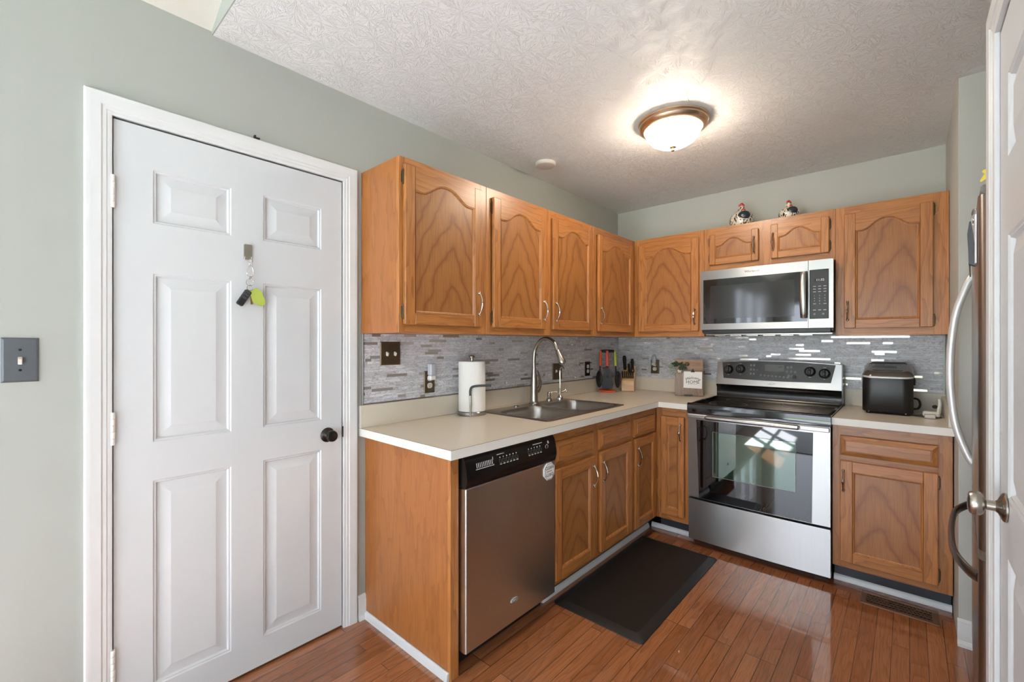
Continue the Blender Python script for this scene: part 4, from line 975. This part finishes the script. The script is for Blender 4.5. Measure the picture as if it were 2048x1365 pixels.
kb = thing('knife_block', 'light wood knife block in the counter corner', 'knife block', (.219, -.238, CT+.0008), math.atan2(.0348, .0952))
b = MB(); b.prism([(0, .003), (0, .086), (.045, .115), (.118, .205), (.165, .165), (.115, .003)], -.05, .05, 'x'); b.build('block', M['beech'], kb)
for x in (-.04, .04):
    for y in (.008, .09): b = MB(); b.box(x-.006, x+.006, y, y+.010, 0, .004); b.build('foot', M['blkpl'], kb)
kM = tr(.219, -.238, CT+.0008) @ Matrix.Rotation(math.atan2(.0348, .0952), 4, 'Z')
DK = Vector((0, -.42, .91)).normalized()
def knife(name, label, x, p, L, r, group, w=1.0, rivets=2):
    loc = kM @ Vector((x, p[0], p[1])); o = thing(name, label, 'knife', loc, math.atan2(.0348, .0952), group)
    b = MB(); pts = [DK*t for t in (.010, .020, L*.4, L*.8, L)]; b.tube(pts, [r*.75, r, r*.9, r*1.05, r*.8], 10, flat=.6*w, up=(1,0,0)) if False else b.tube(pts, [r*.8, r, r*.9, r*1.08, r*.85], 10, flat=.9, up=(0,1,.46)); b.build('handle', M['nylon'], o)
    b = MB(); b.tube([DK*.008, DK*.014], [r*.9, r*.95], 10, flat=.62, up=(0,1,.46))
    b.ball(DK*(L-.012)+Vector((0,-r*.9,0)), .0022, n=8); b.build('bolster', M['chrome'], o)
for i in range(6):
    knife('steak_knife', 'black handled steak knife in the front row of the knife block', -.041+.0164*i, (.020, .101), .072, .0072, 'steak knives in the knife block')
knife('chef_knife', 'largest black handled knife, upright at the left of the knife block', -.032, (.085, .1685), .135, .0165, 'large knives in the knife block')
knife('carving_knife', 'black handled knife at the right of the knife block', .030, (.090, .170), .105, .0145, 'large knives in the knife block')
knife('utility_knife', 'shorter black handled knife in the middle of the knife block', .004, (.070, .148), .085, .0125, 'large knives in the knife block')
sc = thing('kitchen_scissors', 'black handled scissors beside the right knife in the block', 'scissors', kM @ Vector((.022, .062, .139)), math.atan2(.0348, .0952))
b = MB()
for q in (-1, 1):
    C0 = DK*.035+Vector((q*.013,0,0)); b.tube([C0+Vector((math.cos(t)*.011,0,0))+DK*(math.sin(t)*.022) for t in [2*PI*k/16 for k in range(17)]], .0042, 8, cap=False)
b.build('handles', M['nylon'], sc)
b = MB(); b.tube([DK*.003, DK*.016], .005, 8, flat=.5); b.build('blades', M['chrome'], sc)

sa = math.atan2(.0809, .1842)
sg = thing('welcome_plaque', 'weathered wood welcome plaque with greenery, leaning by the stove', 'sign', (.719, -.226, CT+.0008), sa)
LN = Matrix.Rotation(R(-5.5), 4, 'X')
b = MB(); b.push(LN)
b.box(-.1005, .1005, 0, .016, .001, .196, 0, .0015); b.box(-.1005, .1005, .0005, .016, .197, .278, 1, .0015); b.pop(); b.build('board', [M['rustic'], M['rustich']], sg)
b = MB(); b.push(LN); b.box(-.037, .024, -.012, 0, .006, .012, b=.001); b.pop(); b.build('ledge', M['blkpl'], sg)
b = MB(); b.push(LN); b.prism([(-.040, .062), (.090, .058), (.092, .184), (-.037, .188)], -.0022, -.0004, 'y'); b.pop(); cdn = b.build('card', M['card'], sg)
b = MB(); b.push(LN)
word = 'Welcome'; wid = [.024, .0135, .008, .0125, .0145, .020, .0135]; xx = -.053
for ch, wd_ in zip(word, wid):
    xm = xx+wd_/2; u = (xm-.0)/.05; zz = .141-.014*u*u+.004
    b.text(ch, .030, tr(xm+.026, -.0026, zz-.006) @ FRONT @ Matrix.Rotation(-u*.42, 4, 'Z'), shear=.35, depth=.0003); xx += wd_
b.text('HOME', .034, tr(.026, -.0026, .106) @ FRONT, depth=.0003, sp=1.02)
b.tube([(-.010, -.0028, .092), (.062, -.0028, .0905)], .0007, 6); b.pop(); b.build('lettering', M['ink'], cdn)
b = MB(); b.push(LN); b.box(.013, .041, -.009, 0, .181, .188, b=.001); b.prism([(.018, .188), (.036, .188), (.034, .199), (.031, .206), (.023, .206), (.020, .199)], -.006, -.003, 'y'); b.pop(); b.build('clip', M['orb'], sg)
rr = random.Random(4)
def leafy(b, c, L, w, dirv, m=0):
    d = Vector(dirv).normalized(); s = d.cross(Vector((0,-1,.2))).normalized(); c = Vector(c); u = Vector((0,-.3*w,0))
    b.add([c, c+d*L*.3+s*w*.5+u*.5, c+d*L*.65+s*w*.45, c+d*L, c+d*L*.65-s*w*.45, c+d*L*.3-s*w*.5+u*.5, c+d*L*.5-u], [(0,1,6), (1,2,6), (2,3,6), (3,4,6), (4,5,6), (5,0,6)], m)
b = MB(); b.push(LN)
for i in range(26): a = rr.uniform(0, 2*PI); q = rr.uniform(0, .03); leafy(b, (-.070+q*1.3*math.cos(a), -.010-rr.random()*.008, .228+q*.7*math.sin(a)), rr.uniform(.022,.036), .016, (math.cos(a), -.25, .6*math.sin(a)))
b.pop(); b.build('dark_leaves', M['leaf'], sg)
b = MB(); b.push(LN)
for a, q in ((2.7,.055), (3.4,.06), (3.7,.055), (4.0,.05), (3.1,.075), (2.9,.065)): leafy(b, (-.070+q*.6*math.cos(a), -.008, .215+q*.6*math.sin(a)), .042, .022, (math.cos(a), -.2, math.sin(a)*.8))
b.pop(); b.build('sage_leaves', M['leafp'], sg)
b = MB(); b.push(LN); b.ball((-.013, -.012, .243), .017, .012, .015); b.pop(); b.build('pine_cone', M['pine'], sg)
b = MB(); b.push(LN); 
for i in range(5): b.push(tr(-.068, -.012, .188) @ Matrix.Rotation(i*PI*.4, 4, 'Y')); b.ball((0,0,.007), .0065, .004, .009); b.pop()
b.pop(); b.build('blossom', M['petal'], sg)

im = thing('ice_maker', 'black countertop ice maker with smoky lid and silver rim', 'ice maker', (1.8695, -.208, CT+.0008))
b = MB(); lv = [(.110, .144, .012, .04), (.112, .148, .018, .045), (.112, .148, .205, .05), (.111, .147, .210, .05)]
def rloop(hx_, hy_, z, r, y_off=0): return [(x, y+y_off, z) for x, y in rrect(-hx_, hx_, -hy_, hy_, r, 7)]
loops = [rloop(hx_, hy_, z, r) for hx_, hy_, z, r in lv]; n = len(loops[0])
b.add([p for l in loops for p in l], [(k*n+i, k*n+(i+1)%n, k*n+n+(i+1)%n, k*n+n+i) for k in range(len(loops)-1) for i in range(n)]); b.add(loops[0], [tuple(range(n))[::-1]]); b.add(loops[-1], [tuple(range(n))]); b.build('body', M['blkpl'], im, ang=50)
tilt = lambda p, k: (p[0], p[1], p[2]+k*(p[1]+.148))
b = MB(); lp = [[tilt(p, .075) for p in rloop(hx_, hy_, z, r)] for hx_, hy_, z, r in ((.112,.148,.204,.05), (.1145,.1505,.206,.052), (.1145,.1505,.213,.052), (.112,.148,.215,.05))]
b.add([p for l in lp for p in l], [(k*n+i, k*n+(i+1)%n, k*n+n+(i+1)%n, k*n+n+i) for k in range(3) for i in range(n)]); b.build('silver_rim', M['silver'], im, ang=50)
b = MB(); lp = [[tilt(p, .185) for p in rloop(hx_, hy_, z, r)] for hx_, hy_, z, r in ((.112,.148,.211,.05), (.110,.146,.219,.05), (.101,.136,.231,.045), (.088,.12,.236,.04), (.084,.115,.233,.036))]
b.add([p for l in lp for p in l], [(k*n+i, k*n+(i+1)%n, k*n+n+(i+1)%n, k*n+n+i) for k in range(4) for i in range(n)]); b.add(lp[-1], [tuple(range(n))]); ld = b.build('lid', M['icelid'], im, ang=40)
b = MB(); lp = [[tilt(p, .185) for p in rloop(.066, .085, z, .02)] for z in (.2335, .2345)]; b.add(lp[1], [tuple(range(n))]); b.build('lid_window', M['mwgl'], ld)
b = MB(); b.prism([(-.098, .268), (-.076, .288), (.076, .288), (.098, .268), (.098, .215), (-.098, .215)], .120, .149, 'y'); b.build('rear_housing', M['blkpl'], im, ang=20)
for x in (-.085, .085):
    for y in (-.12, .12): b = MB(); b.push(tr(x, y, 0)); b.lathe([(.009, 0), (.010, .003), (.010, .013)], 12); b.pop(); b.build('foot', M['blkmat'], im)
for x in (-.080, .080): b = MB(); b.ball((x, -.1445, .011), .0035, n=8); b.build('foot_stud', M['chrome'], im)
b = MB(); b.box(.111, .120, -.05, -.02, .165, .205, b=.003); b.build('side_latch', M['blkmat'], im)
b = MB(); b.tube(bez([(.112,.03,.085), (.132,.02,.080), (.140,.01,.055), (.132,.0,.032), (.112,-.005,.028)], 6), .0055, 10); b.build('drain_loop', M['nylon'], im)
ch = thing('charging_stand', 'small white charging stand at the right end of the counter', 'charger', (2.050, -.295, CT+.0008))
b = MB(); b.prism([(-.085,-.005), (-.05,.03), (0,.042), (.035,.03), (.045,-.01), (.02,-.045), (-.03,-.045)], .0, .004, 'z'); b.build('base_plate', M['grayside'], ch)
b = MB(); b.box(-.032, .036, -.036, .022, .004, .030, 0, .006); b.build('cradle', M['plug'], ch)
b = MB(); b.tube(bez([(.030,-.005,.02), (.036,.012,.05), (.038,.020,.080), (.034,.022,.098)], 5), [.014]*6+[.013]*6+[.011]*4, 12, flat=.6); b.build('upright', M['plug'], ch)
b = MB(); b.ball((.018, .016, .055), .012, .010, .010); b.build('puck', M['blkpl'], ch)
bx = thing('metal_box', 'tiny silver metal box in front of the white charging stand', 'box', (2.046, -.364, CT+.0008))
b = MB(); b.box(-.022, .022, -.013, .013, 0, .022, 0, .002); b.build('case', M['pewter'], bx)

# ================================================================== ON THE WALLS
def plate(name, label, cat, loc, rz, w, h, mat, group=None):
    t = thing(name, label, cat, loc, rz, group); b = MB()
    b.prism([(0,0)], 0, 0) if False else None
    L = [[(-w/2+s, -d, -h/2+s), (w/2-s, -d, -h/2+s), (w/2-s, -d, h/2-s), (-w/2+s, -d, h/2-s)] for s, d in ((0, 0), (0, .0015), (.004, .0055), (.006, .006))]
    for k in range(3):
        for i in range(4): b.add([L[k][i], L[k][(i+1)%4], L[k+1][(i+1)%4], L[k+1][i]], [(0,1,2,3)])
    b.add(L[-1], [(0,1,2,3)]); b.build('cover_plate', mat, t, ang=15); return t
def toggle(t, x, up, mat, z=0):
    b = MB(); b.push(tr(x, -.006, z) @ Matrix.Rotation(R(24 if up else -24), 4, 'X')); b.box(-.0045, .0045, -.014, .004, -.009, .009, 0, .0015); b.pop(); b.build('toggle', mat, t)
def screws(t, pts, mat):
    for x, z in pts:
        b = MB(); b.push(tr(x, -.006, z) @ axis((0,-1,0))); b.lathe([(.0038, 0), (.0036, .0012), (0, .0016)], 12); b.pop(); b.build('screw', mat, t)
def sockets(t, mat, zs=(-.0195, .0195)):
    for z in zs:
        b = MB(); b.push(tr(0, -.0060, z) @ FRONT); b.prism([(x, y) for x, y in rrect(-.0165, .0165, -.0145, .0145, .012, 5)], 0, .0014, 'z'); b.pop(); s = b.build('receptacle', mat, t)
        b = MB()
        for x, hh_ in ((-.006, .0045), (.006, .0038)): b.box(x-.001, x+.001, -.0078, -.0073, z+.003-hh_, z+.003+hh_)
        b.push(tr(0, -.0078, z-.008) @ axis((0,1,0))); b.lathe([(.0024, 0), (.0024, .0004)], 10); b.pop(); b.build('slots', M['dark'], s)
t = plate('light_switch', 'dark bronze single light switch left of the white door', 'light switch', (.0003, -3.622, 1.2715), PI/2, .076, .131, M['dkplate'])
toggle(t, 0, True, M['ivory']); screws(t, ((0, .030), (0, -.030)), M['orb'])
TY = .0048
t = plate('light_switch', 'bronze two-toggle switch plate on the tile near the white door', 'light switch', (TY, -2.3685, 1.267), PI/2, .117, .118, M['brplate'])
toggle(t, -.023, True, M['ivory']); toggle(t, .023, True, M['ivory']); screws(t, ((-.023, -.030), (.023, -.030), (-.023, .030), (.023, .030)), M['brplate'])
t = plate('wall_outlet', 'nickel framed outlet with square night light, left of the paper towels', 'outlet', (TY, -2.124, 1.107), PI/2, .073, .120, M['brplate'], 'wall outlets on the mosaic')
sockets(t, M['ivory']); screws(t, ((0, 0),), M['brplate'])
t = plate('light_switch', 'bronze two-toggle switch plate behind the drinking water faucet', 'light switch', (TY, -.939, 1.1065), PI/2, .117, .120, M['brplate'])
toggle(t, -.023, False, M['ivory']); toggle(t, .023, True, M['ivory']); screws(t, ((-.023, .030), (.023, .030)), M['brplate'])
t = plate('wall_outlet', 'black outlet with round white sockets between sink and utensil carousel', 'outlet', (TY, -.521, 1.107), PI/2, .074, .118, M['orb'], 'wall outlets on the mosaic')
sockets(t, M['plug']); screws(t, ((0, 0),), M['orb'])
t = plate('wall_outlet', 'bronze outlet with a rounded night light, between knife block and plaque', 'outlet', (.352, -TY, 1.1165), 0, .073, .118, M['brplate'], 'wall outlets on the mosaic')
sockets(t, M['plug']); screws(t, ((0, 0),), M['brplate'])
nl = thing('night_light', 'square frosted night light plugged in beside the paper towels', 'night light', (.0128, -2.124, 1.107), PI/2)
b = MB(); b.box(-.018, .018, -.030, 0, .012, .036, 0, .004); b.build('housing', M['plug'], nl)
b = MB(); b.box(-.0185, .0185, -.032, .002, .0365, .102, 0, .005); b.build('lens', M['frost'], nl)
nl = thing('night_light', 'rounded frosted night light plugged in behind the knife block', 'night light', (.352, -.0128, 1.1165))
b = MB(); b.box(-.018, .018, -.028, 0, .012, .034, 0, .004); b.build('housing', M['ivory'], nl)
b = MB(); b.push(tr(0, -.014, .034)); b.lathe([(.018, 0), (.0195, .02), (.0185, .045), (.014, .062), (.006, .070), (0, .0715)], 20, sy=.75); b.pop(); b.build('lens', M['frost'], nl)

hk = thing('wall_hook', 'brushed nickel adhesive hook on the white door', 'hook', (.0002, -3.0155, 1.652), PI/2)
b = MB(); b.push(FRONT); b.prism(rrect(-.0145, .0145, 0, .060, .004, 4), 0, .005, 'z'); b.pop(); b.build('hook_plate', M['nickel'], hk)
b = MB(); b.tube([(-.012,-.004,.012), (-.013,-.008,-.006), (-.009,-.010,-.0105), (.009,-.010,-.0105), (.013,-.008,-.006), (.012,-.004,.012)], .0016, 8); b.build('wire_loop', M['chrome'], hk)
ky = thing('key_ring', 'key ring with black fob and lime tag hanging from the door hook', 'keys', (.011, -3.0155, 1.652), PI/2)
b = MB(); b.tube([(.004+.0035*math.cos(t), -.003, -.012+.012*math.sin(t)) for t in [2*PI*k/18 for k in range(19)]], .0016, 8, cap=False)
P = [(.004+.0115*math.sin(t)*(1-.25*math.cos(t)), -.003, -.046+.024*math.cos(t)) for t in [2*PI*k/24 for k in range(25)]]; b.tube(P, .0018, 8, cap=False); b.box(-.003, .010, -.006, .0, -.078, -.066, 0, .002); b.build('carabiner', M['chrome'], ky)
for c, r in (((.003, -.003, -.091), .0135), ((.003, -.003, -.112), .0105)):
    b = MB(); b.tube([(c[0]+r*math.cos(t), c[1]+.002*math.sin(2*t), c[2]+r*math.sin(t)) for t in [2*PI*k/24 for k in range(25)]], .0011, 7, cap=False); b.build('split_ring', M['chrome'], ky)
b = MB(); b.push(tr(-.019, -.006, -.154) @ Matrix.Rotation(R(31), 4, 'Y')); b.box(-.013, .013, -.007, .007, -.034, .034, 0, .004); b.pop(); fb = b.build('car_fob', M['blkpl'], ky)
for z in (-.004, .010, .022): b = MB(); b.push(tr(-.019, -.0062, -.154) @ Matrix.Rotation(R(31), 4, 'Y')); b.box(-.009, .009, -.0078, -.0068, z, z+.008, 0, .001); b.pop(); b.build('button', M['grayside'], fb)
b = MB(); b.push(tr(.030, -.004, -.152) @ Matrix.Rotation(R(-22), 4, 'Y')); b.prism([(-.018, .036), (.012, .038), (.024, .018), (.022, -.026), (.004, -.036), (-.012, -.024), (-.022, -.006)], -.0035, 0, 'y'); b.pop(); b.build('key_tag', M['taggreen'], ky)
b = MB(); b.box(.006, .014, -.002, .0005, -.178, -.120, 0, .0008); b.build('key', M['brass'], ky)
pin = thing('door_pin', 'tiny black clip on top of the left door casing', 'clip', (.0178, -2.987, DZ+.0725), PI/2)
b = MB(); b.box(-.010, .010, -.001, .0155, .0, .004); b.box(-.010, -.004, -.001, .012, .003, .011); b.build('clip', M['blkmat'], pin)

# ================================================================== ON THE CABINETS, CEILING AND FLOOR
def hen_mat():
    t = NT('speckled_hen_glaze'); co = t.coords(); sp_ = t.nd('ShaderNodeSeparateXYZ', Vector=co)
    n = t.noise(t.mapped(co, (150, 60, 60), rot=(.4,.3,.5)), 1, 1, .5); n2 = t.noise(co, 26, 2)
    fl = t.math('MULTIPLY', t.math('GREATER_THAN', n, .53), t.math('GREATER_THAN', n2, .47))
    c = t.mix(fl, srgb(218,208,192), srgb(34,32,34)); t.set(Base_Color=c, Roughness=.2, Coat_Weight=.4); return t.mat
M['hen'] = hen_mat(); M['henblue'] = plain('dark_blue_glaze', srgb(38,46,56), .2, 0, .35, 0, 60); M['henred'] = plain('red_glaze', srgb(178,54,44), .25, 0, .15, 0, 60)
def hen(label, loc, rz, s):
    o = thing('hen_figurine', label, 'figurine', loc, rz, 'ceramic hens on the cabinet')
    b = MB(); pr_ = [(.050, .002), (.068, .012), (.080, .040), (.080, .062), (.068, .088), (.046, .106), (.030, .118), (.024, .130), (.022, .142), (.018, .151), (.010, .156), (0, .157)]
    b.lathe([(r*s, z*s) for r, z in pr_], 30); b.build('body', M['hen'], o)
    b = MB(); b.ball((.014*s, -.066*s, .072*s), .040*s, .020*s, .032*s, 18); b.build('wing', M['henblue'], o)
    b = MB()
    for x, z, r in ((-.010, .160, .010), (0, .166, .0115), (.010, .158, .009)): b.ball((x*s, 0, z*s), r*s, .005*s, r*s)
    b.build('comb', M['henred'], o)
    b = MB(); b.ball((.010*s, -.024*s, .118*s), .013*s, .008*s, .012*s); b.ball((-.004*s, -.024*s, .112*s), .010*s, .007*s, .010*s); b.build('wattle', M['henred'], o)
    b = MB(); b.push(tr(.004*s, -.020*s, .136*s) @ axis((.2,-1,-.2))); b.lathe([(.007*s, 0), (.004*s, .008*s), (0, .014*s)], 10); b.pop(); b.build('beak', M['petal'], o)
hen('larger speckled ceramic hen on the cabinet, toward the corner', (1.077, -.195, ZT+.0005), .25, 1.0)
hen('smaller speckled ceramic hen on the cabinet, to the right of the other hen', (1.364, -.19, ZT+.0005), .35, .78)

lp = thing('ceiling_light', 'lit frosted glass flush ceiling light with brass rim', 'ceiling light', (1.037, -1.331, HC))
b = MB(); b.push(Matrix.Diagonal((1,1,-1,1))); b.lathe([(.168, 0), (.176, .004), (.176, .012), (.170, .018), (.172, .026), (.166, .036), (.156, .044), (.146, .047), (.140, .044)], 56, cap=False); b.lathe([(.140, .044), (.10, .02), (0, .018)], 56, cap=False); b.pop(); b.build('rim', M['warmnick'], lp)
b = MB(); b.push(Matrix.Diagonal((1,1,-1,1))); b.lathe([(.1395, .0445), (.139, .056), (.130, .078), (.110, .102), (.080, .120), (.045, .130), (.012, .133), (0, .133)], 48, cap=False); b.pop(); b.build('glass_bowl', M['lamp'], lp)
b = MB(); b.push(Matrix.Diagonal((1,1,-1,1))); b.lathe([(.018, .1325), (.018, .136), (.011, .140), (.007, .143), (.010, .148), (.009, .154), (.003, .157), (0, .158)], 18); b.pop(); b.build('finial', M['warmnick'], lp)
sm = thing('smoke_detector', 'round white disc on the ceiling above the cabinets', 'smoke detector', (.211, -1.349, HC))
b = MB(); b.push(Matrix.Diagonal((1,1,-1,1))); b.lathe([(.064, 0), (.066, .004), (.066, .016), (.060, .022), (.045, .024), (0, .0245)], 36); b.pop(); b.build('cover', M['lightplate'], sm)

mt = thing('floor_mat', 'black anti-fatigue mat on the floor in front of the sink', 'mat', (.852, -1.297, 0))
b = MB(); ww, hh = .243, .517
lv = [(0, .0005, .025), (.001, .004, .025), (.038, .0175, .02), (.042, .018, .02)]
loops = [[(x, y, z) for x, y in rrect(-ww+s, ww-s, -hh+s, hh-s, r, 5)] for s, z, r in lv]; n = len(loops[0])
b.add([p for l in loops for p in l], [(k*n+i, k*n+(i+1)%n, k*n+n+(i+1)%n, k*n+n+i) for k in range(3) for i in range(n)]); b.add(loops[-1], [tuple(range(n))]); b.add(loops[0], [tuple(range(n))[::-1]])
b.build('pad', M['rubber'], mt, ang=12)
vt = thing('floor_vent', 'brown metal floor register in front of the right base cabinet', 'vent', (1.922, -.697, 0))
w2, h2 = .147, .074
b = MB()
for a, c_, p, q in ((-w2, w2, -h2, -h2+.024), (-w2, w2, h2-.024, h2), (-w2, -w2+.024, -h2+.024, h2-.024), (w2-.024, w2, -h2+.024, h2-.024)): b.box(a, c_, p, q, .0003, .005, 0, .0015)
b.build('frame', M['vent'], vt)
b = MB(); b.box(-w2+.024, w2-.024, -h2+.024, h2-.024, .0002, .0007); b.build('opening', M['dark'], vt)
b = MB()
for i in range(5): y = -h2+.026+.0240*i; b.box(-w2+.024, w2-.024, y-.0012, y+.0012, .0012, .0045)
cell = .0142
for r in range(4):
    for i in range(18):
        x = -w2+.024+cell*i+(cell/2 if r % 2 else 0)
        if x < w2-.024: y = -h2+.026+.0240*r; b.push(tr(x, y+.012, 0) @ Matrix.Rotation(.5 if r % 2 else -.5, 4, 'Z')); b.box(-.001, .001, -.0135, .0135, .0012, .0042); b.pop()
b.build('grille', M['vent'], vt)
